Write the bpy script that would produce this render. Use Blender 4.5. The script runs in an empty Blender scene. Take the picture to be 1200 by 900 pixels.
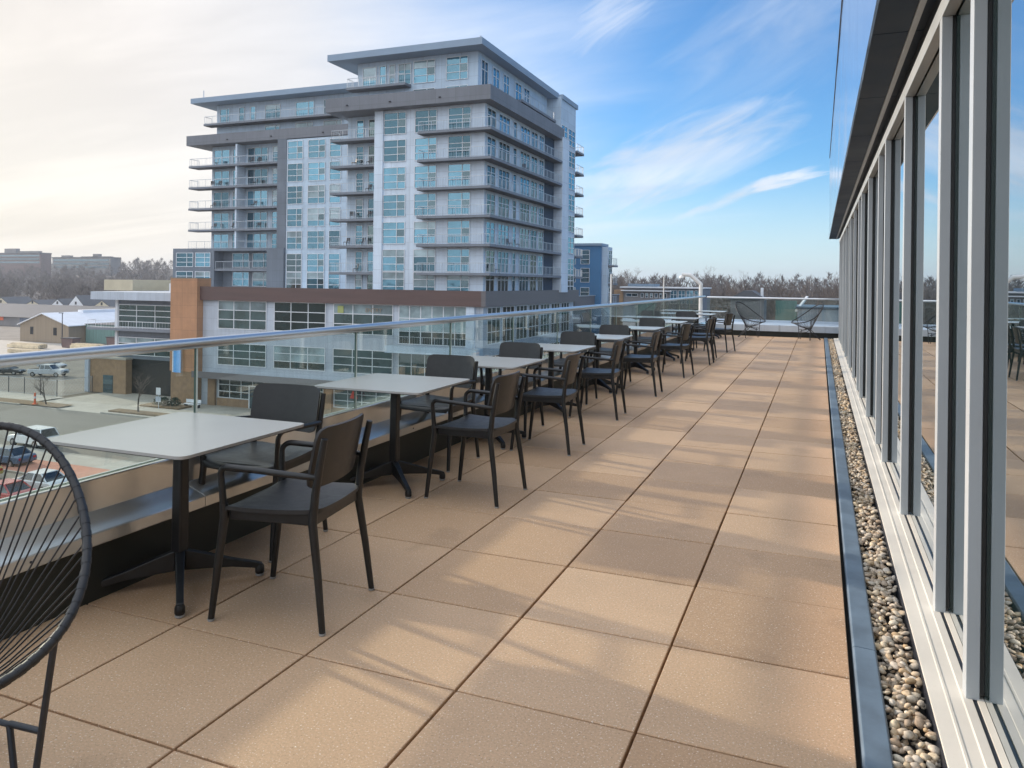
import bpy, bmesh, math, random
from mathutils import Vector, Matrix, Euler, noise as mnoise

R = math.radians
PI = math.pi
sc = bpy.context.scene
COL = sc.collection
random.seed(11)

# ------------------------------------------------------------------ camera
H = 1.3686
F_PX, CY, YAW, ROLL = 896.36, 330.856, 0.38228, 0.012
cam_d = bpy.data.cameras.new("camera")
cam = bpy.data.objects.new("camera", cam_d)
COL.objects.link(cam)
cam.location = (0, 0, H)
cam_d.sensor_fit = 'HORIZONTAL'
cam_d.sensor_width = 36.0
cam_d.lens = F_PX / 1200 * 36.0
cam_d.shift_y = -(450 - CY) / 1200
cam_d.clip_start = 0.05
cam_d.clip_end = 8000
cam.matrix_world = (Matrix.Translation((0, 0, H)) @ Matrix.Rotation(YAW, 4, 'Z')
                    @ Matrix.Rotation(PI / 2, 4, 'X') @ Matrix.Rotation(ROLL, 4, 'Z'))
sc.camera = cam

# ------------------------------------------------------------------ exposure
sc.view_settings.view_transform = 'Standard'
sc.view_settings.look = 'None'
sc.view_settings.exposure = 0.60
sc.view_settings.gamma = 1.0
sc.view_settings.use_curve_mapping = False
sc.render.film_transparent = False
try:
    sc.cycles.max_bounces = 8
    sc.cycles.transparent_max_bounces = 16
    sc.cycles.volume_bounces = 0
    sc.cycles.use_denoising = True
    sc.cycles.sample_clamp_indirect = 6
    sc.cycles.caustics_reflective = False
    sc.cycles.caustics_refractive = False
except Exception:
    pass

# ------------------------------------------------------------------ sun
SUN_EL = R(19.0)
SUN_DIR = Vector((-0.97 * math.cos(SUN_EL), 0.243 * math.cos(SUN_EL), math.sin(SUN_EL))).normalized()
sun_d = bpy.data.lights.new("sun", 'SUN')
sun_d.energy = 2.6
sun_d.angle = R(1.5)
sun_d.color = (1.0, 0.84, 0.66)
sun = bpy.data.objects.new("sun", sun_d)
sun.rotation_euler = SUN_DIR.to_track_quat('Z', 'Y').to_euler()
sun.location = SUN_DIR * 60
COL.objects.link(sun)

# ------------------------------------------------------------------ world: sky with cirrus and a thin veil towards the sun
W = bpy.data.worlds.new("World")
sc.world = W
W.use_nodes = True
wt = W.node_tree
wn, wl = wt.nodes, wt.links
wn.clear()


def N(tree, typ, **kw):
    n = tree.nodes.new(typ)
    for k, v in kw.items():
        setattr(n, k, v)
    return n


def vmath(tree, op, a, b=None):
    n = N(tree, 'ShaderNodeVectorMath', operation=op)
    for i, v in enumerate((a, b)):
        if v is None:
            continue
        if isinstance(v, (tuple, list)):
            n.inputs[i].default_value = v
        else:
            tree.links.new(v, n.inputs[i])
    return n


def fmath(tree, op, a, b=None, c=None, clamp=False):
    n = N(tree, 'ShaderNodeMath', operation=op)
    n.use_clamp = clamp
    for i, v in enumerate((a, b, c)):
        if v is None:
            continue
        if isinstance(v, (int, float)):
            n.inputs[i].default_value = v
        else:
            tree.links.new(v, n.inputs[i])
    return n.outputs[0]


def smooth(tree, val, lo, hi, a=0.0, b=1.0):
    n = N(tree, 'ShaderNodeMapRange', interpolation_type='SMOOTHSTEP')
    tree.links.new(val, n.inputs[0])
    n.inputs[1].default_value = lo
    n.inputs[2].default_value = hi
    n.inputs[3].default_value = a
    n.inputs[4].default_value = b
    return n.outputs[0]


def mixc(tree, fac, a, b, blend='MIX'):
    n = N(tree, 'ShaderNodeMix', data_type='RGBA', blend_type=blend)
    for sock, v in ((n.inputs[0], fac), (n.inputs[6], a), (n.inputs[7], b)):
        if isinstance(v, (int, float)):
            sock.default_value = v
        elif isinstance(v, (tuple, list)):
            sock.default_value = tuple(v) + (1,) if len(v) == 3 else v
        else:
            tree.links.new(v, sock)
    return n.outputs[2]


sky = N(wt, 'ShaderNodeTexSky', sky_type='NISHITA')
sky.sun_disc = False
sky.sun_elevation = SUN_EL
sky.sun_rotation = math.atan2(SUN_DIR.x, SUN_DIR.y)
sky.air_density = 1.0
sky.dust_density = 0.6
sky.ozone_density = 1.6
sky.altitude = 100
SKY_K = 0.105
tc = N(wt, 'ShaderNodeTexCoord')
dirv = tc.outputs['Generated']
sep = N(wt, 'ShaderNodeSeparateXYZ')
wl.new(dirv, sep.inputs[0])
zc = fmath(wt, 'MAXIMUM', sep.outputs[2], 0.0)
den = fmath(wt, 'ADD', zc, 0.16)
px_ = fmath(wt, 'DIVIDE', sep.outputs[0], den)
py_ = fmath(wt, 'DIVIDE', sep.outputs[1], den)
comb = N(wt, 'ShaderNodeCombineXYZ')
wl.new(px_, comb.inputs[0])
wl.new(py_, comb.inputs[1])
mp = N(wt, 'ShaderNodeMapping')
wl.new(comb.outputs[0], mp.inputs[0])
mp.inputs[2].default_value = (0, 0, R(-32))
mp.inputs[3].default_value = (0.75, 3.0, 1.0)
mp.inputs[1].default_value = (3.1, 0.4, 0.0)
n1 = N(wt, 'ShaderNodeTexNoise')
wl.new(mp.outputs[0], n1.inputs['Vector'])
n1.inputs['Scale'].default_value = 0.62
n1.inputs['Detail'].default_value = 9
n1.inputs['Roughness'].default_value = 0.56
n1.inputs['Distortion'].default_value = 0.5
n2 = N(wt, 'ShaderNodeTexNoise')
wl.new(comb.outputs[0], n2.inputs['Vector'])
n2.inputs['Scale'].default_value = 0.42
n2.inputs['Detail'].default_value = 4
# veil towards the sun
dl = N(wt, 'ShaderNodeVectorMath', operation='DOT_PRODUCT')
wl.new(dirv, dl.inputs[0])
dl.inputs[1].default_value = (-0.97, 0.243, 0.0)
dlw = fmath(wt, 'ADD', dl.outputs['Value'], fmath(wt, 'MULTIPLY', fmath(wt, 'SUBTRACT', n2.outputs['Fac'], 0.5), 0.45))
dlw = fmath(wt, 'ADD', dlw, fmath(wt, 'MULTIPLY', fmath(wt, 'SUBTRACT', n1.outputs['Fac'], 0.5), 0.42))
veil = smooth(wt, dlw, 0.34, 0.74)
# cirrus fans in the blue part, laid out by azimuth and elevation
az = fmath(wt, 'ARCTAN2', sep.outputs[0], sep.outputs[1])
el = fmath(wt, 'ARCSINE', sep.outputs[2])


def cirrus(a0, e0, tilt, ra, re, lo, hi, seed, sa=7.0, se=34.0):
    da, de = fmath(wt, 'SUBTRACT', az, a0), fmath(wt, 'SUBTRACT', el, e0)
    ct, st = math.cos(tilt), math.sin(tilt)
    p1 = fmath(wt, 'ADD', fmath(wt, 'MULTIPLY', da, ct), fmath(wt, 'MULTIPLY', de, st))
    p2 = fmath(wt, 'SUBTRACT', fmath(wt, 'MULTIPLY', de, ct), fmath(wt, 'MULTIPLY', da, st))
    q = fmath(wt, 'ADD', fmath(wt, 'POWER', fmath(wt, 'ABSOLUTE', fmath(wt, 'DIVIDE', p1, ra)), 2.0),
              fmath(wt, 'POWER', fmath(wt, 'ABSOLUTE', fmath(wt, 'DIVIDE', p2, re)), 2.0))
    env = fmath(wt, 'POWER', 2.718, fmath(wt, 'MULTIPLY', q, -1.0))
    cb = N(wt, 'ShaderNodeCombineXYZ')
    wl.new(fmath(wt, 'MULTIPLY', p1, sa), cb.inputs[0])
    wl.new(fmath(wt, 'MULTIPLY', p2, se), cb.inputs[1])
    cb.inputs[2].default_value = seed
    nn = N(wt, 'ShaderNodeTexNoise')
    wl.new(cb.outputs[0], nn.inputs['Vector'])
    nn.inputs['Scale'].default_value = 1.0
    nn.inputs['Detail'].default_value = 9
    nn.inputs['Roughness'].default_value = 0.6
    nn.inputs['Distortion'].default_value = 0.6
    v = fmath(wt, 'ADD', fmath(wt, 'MULTIPLY', env, 0.55), fmath(wt, 'MULTIPLY', fmath(wt, 'SUBTRACT', nn.outputs['Fac'], 0.5), 1.0))
    return smooth(wt, v, lo, hi)


patch = cirrus(-0.185, 0.150, R(23), 0.20, 0.058, 0.14, 0.72, 3.3)
patch2 = cirrus(-0.045, 0.128, R(12), 0.060, 0.012, 0.22, 0.55, 8.1, 9.0, 60.0)
patch3 = cirrus(-0.26, 0.335, R(30), 0.11, 0.05, 0.20, 0.75, 5.7)
patch4 = cirrus(-0.11, 0.108, R(22), 0.10, 0.012, 0.25, 0.7, 1.7, 9.0, 50.0)
patch5 = cirrus(-0.05, 0.30, R(30), 0.30, 0.09, 0.20, 1.10, 9.4, 5.0, 22.0)
cir = fmath(wt, 'MULTIPLY', patch, 0.80)
for p_, k_ in ((patch2, 0.9), (patch3, 0.6), (patch4, 0.8), (patch5, 0.6)):
    cir = fmath(wt, 'MAXIMUM', cir, fmath(wt, 'MULTIPLY', p_, k_))
streak = smooth(wt, n1.outputs['Fac'], 0.34, 0.66, 0.90, 1.07)
veil_hi = smooth(wt, dl.outputs['Value'], 0.55, 1.0, 0.0, 1.0)
cl_col = mixc(wt, veil_hi, (0.57, 0.61, 0.68), (0.72, 0.64, 0.545))
cl_col = mixc(wt, 1.0, cl_col, streak, 'MULTIPLY')
cover = fmath(wt, 'MAXIMUM', fmath(wt, 'MULTIPLY', veil, 0.93), cir)
# thin pale haze band at the horizon
hz = smooth(wt, sep.outputs[2], 0.0, 0.17, 0.62, 0.0)
sky_s = N(wt, 'ShaderNodeVectorMath', operation='SCALE')
wl.new(sky.outputs[0], sky_s.inputs[0])
sky_s.inputs[3].default_value = SKY_K
tint = mixc(wt, 1.0, sky_s.outputs[0], (0.50, 0.90, 1.27), 'MULTIPLY')
base = mixc(wt, hz, tint, (0.60, 0.68, 0.74))
full = mixc(wt, cover, base, cl_col)
# unseen bright overcast, added overhead and behind the camera as fill light
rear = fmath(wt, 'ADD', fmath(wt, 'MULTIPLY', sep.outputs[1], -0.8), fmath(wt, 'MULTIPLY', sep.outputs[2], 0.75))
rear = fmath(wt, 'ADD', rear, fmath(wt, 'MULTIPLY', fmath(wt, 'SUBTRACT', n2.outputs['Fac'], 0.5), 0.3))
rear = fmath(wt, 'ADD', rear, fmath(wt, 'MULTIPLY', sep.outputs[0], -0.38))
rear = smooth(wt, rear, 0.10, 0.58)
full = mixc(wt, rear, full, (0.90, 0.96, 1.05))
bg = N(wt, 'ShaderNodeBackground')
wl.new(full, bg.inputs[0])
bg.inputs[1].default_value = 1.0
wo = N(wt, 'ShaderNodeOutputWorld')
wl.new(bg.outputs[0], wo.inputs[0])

# ------------------------------------------------------------------ materials
MATS = {}


def new_mat(name):
    m = bpy.data.materials.new(name)
    m.use_nodes = True
    t = m.node_tree
    b = t.nodes['Principled BSDF']
    MATS[name] = m
    return m, t, b


def noise_tex(t, scale, detail=4, rough=0.55, coord='Object', stretch=None):
    c = N(t, 'ShaderNodeTexCoord')
    n = N(t, 'ShaderNodeTexNoise')
    n.inputs['Scale'].default_value = scale
    n.inputs['Detail'].default_value = detail
    n.inputs['Roughness'].default_value = rough
    if stretch:
        m = N(t, 'ShaderNodeMapping')
        m.inputs[3].default_value = stretch
        t.links.new(c.outputs[coord], m.inputs[0])
        t.links.new(m.outputs[0], n.inputs['Vector'])
    else:
        t.links.new(c.outputs[coord], n.inputs['Vector'])
    return n.outputs['Fac']


def plain(name, col, rough=0.6, metal=0.0, var=0.12, scale=6.0, bump=0.0, bscale=60, spec=0.5, rand=0.0, stretch=None, isl=0.0, rvar=0.07):
    """base colour with a soft mottling and a roughness wobble"""
    m, t, b = new_mat(name)
    f = noise_tex(t, scale, 5, 0.6, stretch=stretch)
    lo = tuple(c * (1 - var) for c in col)
    hi = tuple(min(1, c * (1 + var)) for c in col)
    mr = smooth(t, f, 0.3, 0.7)
    c = mixc(t, mr, lo, hi)
    if rand:
        oi = N(t, 'ShaderNodeObjectInfo')
        v = smooth(t, oi.outputs['Random'], 0, 1, 1 - rand, 1 + rand)
        c = mixc(t, 1.0, c, v, 'MULTIPLY')
    if isl:
        g = N(t, 'ShaderNodeNewGeometry')
        v = smooth(t, g.outputs['Random Per Island'], 0, 1, 1 - isl, 1 + isl)
        c = mixc(t, 1.0, c, v, 'MULTIPLY')
    t.links.new(c, b.inputs['Base Color'])
    b.inputs['Metallic'].default_value = metal
    b.inputs['Specular IOR Level'].default_value = spec
    r = smooth(t, f, 0.2, 0.8, max(0.02, rough - rvar), min(1, rough + rvar))
    t.links.new(r, b.inputs['Roughness'])
    if bump:
        bn = N(t, 'ShaderNodeBump')
        bn.inputs['Strength'].default_value = bump
        bn.inputs['Distance'].default_value = 0.01
        t.links.new(noise_tex(t, bscale, 3), bn.inputs['Height'])
        t.links.new(bn.outputs[0], b.inputs['Normal'])
    return m


def paver_mat():
    m, t, b = new_mat('paver')
    g = N(t, 'ShaderNodeNewGeometry')
    isl = g.outputs['Random Per Island']
    base = mixc(t, isl, (0.55, 0.345, 0.200), (0.69, 0.455, 0.280))
    big = smooth(t, noise_tex(t, 0.9, 6, 0.65), 0.3, 0.72, 0.90, 1.06)
    base = mixc(t, 1.0, base, big, 'MULTIPLY')
    # faint water marks
    wm = noise_tex(t, 2.3, 3, 0.5)
    base = mixc(t, smooth(t, wm, 0.60, 0.70, 0.0, 0.24), base, (0.30, 0.19, 0.115))
    mid = smooth(t, noise_tex(t, 110, 4, 0.75), 0.3, 0.7, 0.88, 1.10)
    base = mixc(t, 1.0, base, mid, 'MULTIPLY')
    fine = noise_tex(t, 150, 2, 0.6)
    base = mixc(t, smooth(t, fine, 0.63, 0.69, 0.0, 0.9), base, (0.95, 0.86, 0.72))
    base = mixc(t, smooth(t, fine, 0.37, 0.29, 0.0, 0.65), base, (0.22, 0.13, 0.075))
    t.links.new(base, b.inputs['Base Color'])
    b.inputs['Roughness'].default_value = 0.62
    b.inputs['Specular IOR Level'].default_value = 0.45
    bn = N(t, 'ShaderNodeBump')
    bn.inputs['Strength'].default_value = 0.3
    bn.inputs['Distance'].default_value = 0.003
    t.links.new(fine, bn.inputs['Height'])
    t.links.new(bn.outputs[0], b.inputs['Normal'])


paver_mat()


def facade(name, col, rough=0.7, metal=0.0, var=0.05, scale=0.3, px=2.4, pz=1.54):
    """cladding: faint panel seams, slight tone shift from panel to panel, rain streaks"""
    m, t, b = new_mat(name)
    c = N(t, 'ShaderNodeTexCoord')
    sp = N(t, 'ShaderNodeSeparateXYZ')
    t.links.new(c.outputs['Object'], sp.inputs[0])
    cb = N(t, 'ShaderNodeCombineXYZ')
    t.links.new(fmath(t, 'ADD', sp.outputs[0], sp.outputs[1]), cb.inputs[0])
    t.links.new(sp.outputs[2], cb.inputs[1])
    br = N(t, 'ShaderNodeTexBrick')
    t.links.new(cb.outputs[0], br.inputs['Vector'])
    br.offset = 0.0
    br.inputs['Color1'].default_value = tuple(x * 0.95 for x in col) + (1,)
    br.inputs['Color2'].default_value = tuple(min(1, x * 1.05) for x in col) + (1,)
    br.inputs['Mortar'].default_value = tuple(x * 0.78 for x in col) + (1,)
    br.inputs['Scale'].default_value = 1.0
    br.inputs['Mortar Size'].default_value = 0.025
    br.inputs['Brick Width'].default_value = px
    br.inputs['Row Height'].default_value = pz
    f = smooth(t, noise_tex(t, scale, 5, 0.6), 0.3, 0.7, 1 - var, 1 + var)
    st = smooth(t, noise_tex(t, 1.0, 4, 0.6, stretch=(2.0, 2.0, 0.12)), 0.35, 0.7, 1.03, 0.92)
    k = mixc(t, 1.0, br.outputs['Color'], f, 'MULTIPLY')
    k = mixc(t, 1.0, k, st, 'MULTIPLY')
    t.links.new(k, b.inputs['Base Color'])
    b.inputs['Roughness'].default_value = rough
    b.inputs['Metallic'].default_value = metal
    return m


plain('deck', (0.03, 0.028, 0.026), 0.9)
plain('black_metal', (0.012, 0.0125, 0.014), 0.42, 0.0, 0.2, 30, spec=0.5)
plain('chair_shell', (0.030, 0.030, 0.032), 0.42, 0.0, 0.12, 25, bump=0.05, bscale=350, spec=0.42)
plain('tabletop', (0.45, 0.448, 0.445), 0.24, 0.0, 0.02, 3, spec=0.6, rvar=0.0)
plain('table_edge', (0.02, 0.02, 0.02), 0.5)
plain('glide', (0.35, 0.36, 0.37), 0.4)
plain('leg_steel', (0.035, 0.042, 0.055), 0.35, 0.3, 0.1, 20)
plain('cord', (0.018, 0.018, 0.021), 0.5, 0, 0.2, 40)
plain('steel', (0.72, 0.72, 0.72), 0.33, 1.0, 0.06, 3, stretch=(1, 0.2, 1))
plain('cap_metal', (0.80, 0.80, 0.77), 0.20, 0.5, 0.07, 2.5)
plain('base_dark', (0.018, 0.021, 0.018), 0.6, 0, 0.25, 3)
plain('edging', (0.135, 0.19, 0.25), 0.55, 0.0, 0.22, 5)
plain('mullion', (0.51, 0.55, 0.58), 0.36, 0.0, 0.04, 2)
plain('sill', (0.74, 0.70, 0.62), 0.45, 0.0, 0.06, 3)
plain('gasket', (0.006, 0.007, 0.008), 0.5)
plain('soffit', (0.010, 0.026, 0.050), 0.5, 0.0, 0.12, 1.2, spec=0.2)
plain('fascia', (0.42, 0.55, 0.72), 0.10, 0.85, 0.03, 1.0)
plain('white_paint', (0.78, 0.78, 0.77), 0.4, 0, 0.04, 4)
plain('dark_trim', (0.02, 0.024, 0.035), 0.4)
plain('ground', (0.145, 0.125, 0.10), 0.95, 0, 0.35, 0.05)
plain('asphalt', (0.165, 0.155, 0.135), 0.85, 0, 0.12, 0.35, stretch=(0.06, 1.2, 1))
plain('lot', (0.20, 0.18, 0.155), 0.9, 0, 0.18, 0.2)
plain('concrete', (0.42, 0.39, 0.34), 0.85, 0, 0.1, 0.5)
plain('kerb', (0.36, 0.34, 0.30), 0.85, 0, 0.1, 1)
plain('red_brick', (0.50, 0.22, 0.15), 0.85, 0, 0.15, 1.2)
plain('mulch', (0.19, 0.13, 0.075), 0.95, 0, 0.3, 3)
plain('lane_paint', (0.36, 0.35, 0.32), 0.7, 0, 0.1, 4)
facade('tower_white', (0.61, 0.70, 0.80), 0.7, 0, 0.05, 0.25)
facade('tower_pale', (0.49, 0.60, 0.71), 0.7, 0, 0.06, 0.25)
facade('tower_grey', (0.15, 0.175, 0.21), 0.7, 0, 0.08, 0.3)
facade('tower_band', (0.175, 0.185, 0.21), 0.65, 0, 0.06, 0.3)
plain('tower_roof', (0.25, 0.33, 0.43), 0.6, 0, 0.05, 0.3)
plain('slab', (0.09, 0.095, 0.11), 0.7, 0, 0.08, 0.6)
plain('slab_edge', (0.19, 0.21, 0.245), 0.7, 0, 0.08, 0.6)
plain('frame_white', (0.72, 0.74, 0.77), 0.5, 0, 0.03, 1)
plain('rail_grey', (0.46, 0.50, 0.54), 0.4, 0.4, 0.05, 1)
plain('brown_panel', (0.105, 0.062, 0.055), 0.55, 0, 0.12, 0.4, stretch=(0.3, 0.3, 5))
plain('grey_panel', (0.135, 0.125, 0.13), 0.5, 0, 0.1, 0.4, stretch=(0.3, 0.3, 5))
facade('orange_panel', (0.44, 0.225, 0.115), 0.6, 0, 0.10, 0.5)
plain('tan_brick', (0.30, 0.195, 0.115), 0.85, 0, 0.15, 1.5)
facade('spandrel', (0.46, 0.51, 0.58), 0.5, 0, 0.05, 0.5)
plain('dark_recess', (0.012, 0.014, 0.018), 0.8)
plain('recess_shade', (0.025, 0.055, 0.095), 0.7, 0, 0.1, 0.3)
plain('blue_wall', (0.065, 0.19, 0.36), 0.6, 0, 0.07, 0.3)
plain('blue_sign', (0.13, 0.40, 0.80), 0.4, 0, 0.05, 1)
plain('red_sign', (0.65, 0.06, 0.03), 0.4, 0, 0.05, 1)
plain('yellow_sign', (0.36, 0.40, 0.14), 0.4, 0, 0.05, 1)
plain('tan_wall', (0.29, 0.23, 0.165), 0.8, 0, 0.08, 0.6, stretch=(3, 3, 0.1))
plain('white_roof', (0.74, 0.76, 0.80), 0.5, 0, 0.05, 0.4)
plain('teal_metal', (0.13, 0.24, 0.22), 0.6, 0, 0.15, 1.5, stretch=(2.2, 2.2, 0.1))
plain('grey_roof', (0.10, 0.105, 0.115), 0.8, 0, 0.1, 0.4)
plain('far_wall', (0.21, 0.20, 0.20), 0.85, 0, 0.15, 0.3)
plain('far_brick', (0.15, 0.10, 0.095), 0.85, 0, 0.15, 0.5)
plain('cream_wall', (0.56, 0.50, 0.37), 0.8, 0, 0.08, 0.5)
plain('lumber', (0.60, 0.50, 0.34), 0.8, 0, 0.2, 1.0, rand=0.15)
plain('orange_plastic', (0.75, 0.14, 0.05), 0.5)
plain('hill', (0.085, 0.078, 0.076), 1.0, 0, 0.3, 0.02)
plain('bark', (0.10, 0.085, 0.072), 0.95, 0, 0.25, 3)
plain('twig', (0.135, 0.105, 0.088), 0.95, 0, 0.25, 1.5, rand=0.25)
plain('far_twig', (0.12, 0.098, 0.088), 0.95, 0, 0.3, 0.15, isl=0.35)
plain('evergreen', (0.035, 0.05, 0.03), 0.9, 0, 0.3, 3)
plain('tyre', (0.012, 0.012, 0.012), 0.8)
plain('rim', (0.45, 0.45, 0.46), 0.3, 0.9)
plain('headlight', (0.75, 0.76, 0.78), 0.15, 0.3)
plain('tail_light', (0.45, 0.02, 0.02), 0.2)
for nm, c in (('car_white', (0.70, 0.71, 0.72)), ('car_silver', (0.50, 0.53, 0.56)), ('car_black', (0.018, 0.02, 0.024)),
              ('car_red', (0.45, 0.03, 0.035)), ('car_yellow', (0.62, 0.42, 0.10)), ('car_blue', (0.08, 0.12, 0.19))):
    m = plain(nm, c, 0.28, 0.0, 0.03, 1, spec=0.6)
    m.node_tree.nodes['Principled BSDF'].inputs['Coat Weight'].default_value = 0.6


def pebble_mat():
    m, t, b = new_mat('pebble')
    g = N(t, 'ShaderNodeNewGeometry')
    r = N(t, 'ShaderNodeValToRGB')
    t.links.new(g.outputs['Random Per Island'], r.inputs[0])
    e = r.color_ramp.elements
    e[0].position, e[0].color = 0.0, (0.47, 0.40, 0.32, 1)
    e[1].position, e[1].color = 1.0, (0.80, 0.72, 0.58, 1)
    for p, c in ((0.18, (0.45, 0.33, 0.23)), (0.34, (0.76, 0.61, 0.41)), (0.5, (0.55, 0.50, 0.43)), (0.62, (0.66, 0.46, 0.26)),
                 (0.74, (0.72, 0.64, 0.54)), (0.88, (0.52, 0.42, 0.32))):
        x = e.new(p)
        x.color = c + (1,)
    v = smooth(t, noise_tex(t, 90, 4), 0.3, 0.7, 0.78, 1.15)
    t.links.new(mixc(t, 1.0, r.outputs[0], v, 'MULTIPLY'), b.inputs['Base Color'])
    b.inputs['Roughness'].default_value = 0.78
    b.inputs['Specular IOR Level'].default_value = 0.3


pebble_mat()


def clear_glass(name, tint, f0=0.05, k=0.95, power=5.0, rough=0.0):
    m, t, b = new_mat(name)
    t.nodes.remove(b)
    lw = N(t, 'ShaderNodeLayerWeight')
    lw.inputs[0].default_value = 0.5
    p = fmath(t, 'POWER', lw.outputs['Facing'], power)
    fac = fmath(t, 'ADD', fmath(t, 'MULTIPLY', p, k), f0, clamp=True)
    tr = N(t, 'ShaderNodeBsdfTransparent')
    tr.inputs[0].default_value = tint + (1,)
    gl = N(t, 'ShaderNodeBsdfGlossy')
    gl.inputs['Color'].default_value = (0.95, 0.98, 0.97, 1)
    gl.inputs['Roughness'].default_value = rough
    mx = N(t, 'ShaderNodeMixShader')
    t.links.new(fac, mx.inputs[0])
    t.links.new(tr.outputs[0], mx.inputs[1])
    t.links.new(gl.outputs[0], mx.inputs[2])
    t.links.new(mx.outputs[0], t.nodes['Material Output'].inputs[0])
    return m


clear_glass('rail_glass', (0.87, 0.925, 0.915), 0.06, 0.9, 3.6)
plain('glass_edge_dark', (0.10, 0.17, 0.15), 0.3)
plain('glass_edge', (0.78, 0.82, 0.78), 0.25)


def dark_glass(name, col, f0, rough=0.03, rand=0.0, gcol=(0.93, 0.97, 1.0), wob=0.0, power=5.0):
    """window glass over a dim room: body colour below, mirror on top"""
    m, t, b = new_mat(name)
    t.nodes.remove(b)
    df = N(t, 'ShaderNodeBsdfDiffuse')
    c = mixc(t, smooth(t, noise_tex(t, 0.35, 4), 0.35, 0.65), tuple(x * 0.6 for x in col), tuple(x * 1.4 for x in col))
    if rand:
        oi = N(t, 'ShaderNodeObjectInfo')
        v = smooth(t, oi.outputs['Random'], 0, 1, 1 - rand, 1 + rand)
        c = mixc(t, 1.0, c, v, 'MULTIPLY')
    t.links.new(c, df.inputs[0])
    gl = N(t, 'ShaderNodeBsdfGlossy')
    gl.inputs['Color'].default_value = gcol + (1,)
    gl.inputs['Roughness'].default_value = rough
    if wob:
        bn = N(t, 'ShaderNodeBump')
        bn.inputs['Strength'].default_value = wob
        bn.inputs['Distance'].default_value = 0.05
        t.links.new(noise_tex(t, 0.6, 2), bn.inputs['Height'])
        t.links.new(bn.outputs[0], gl.inputs['Normal'])
    lw = N(t, 'ShaderNodeLayerWeight')
    lw.inputs[0].default_value = 0.5
    p = fmath(t, 'POWER', lw.outputs['Facing'], power)
    f = fmath(t, 'ADD', fmath(t, 'MULTIPLY', p, 1 - f0), f0, clamp=True)
    if rand:
        f = fmath(t, 'MULTIPLY', f, smooth(t, oi.outputs['Random'], 0, 1, 1 - rand * 0.8, 1 + rand * 0.3), clamp=True)
    mx = N(t, 'ShaderNodeMixShader')
    t.links.new(f, mx.inputs[0])
    t.links.new(df.outputs[0], mx.inputs[1])
    t.links.new(gl.outputs[0], mx.inputs[2])
    t.links.new(mx.outputs[0], t.nodes['Material Output'].inputs[0])
    return m


dark_glass('wall_glass', (0.010, 0.024, 0.026), 0.20, 0.006, power=2.2)
dark_glass('tower_glass', (0.035, 0.105, 0.15), 0.24, 0.05, 0.6, (0.46, 0.80, 0.95), 0.25)
dark_glass('blind', (0.24, 0.31, 0.33), 0.12, 0.08, 0.3, (0.8, 0.95, 1.0))
dark_glass('sash_glass', (0.02, 0.04, 0.055), 0.16, 0.05, 0.3, (0.7, 0.95, 1.0))
dark_glass('podium_glass', (0.028, 0.046, 0.05), 0.13, 0.05, 0.6, (0.75, 1.0, 0.98), 0.2)
dark_glass('car_glass', (0.015, 0.02, 0.025), 0.12, 0.03)

# ------------------------------------------------------------------ mesh helpers


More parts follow.
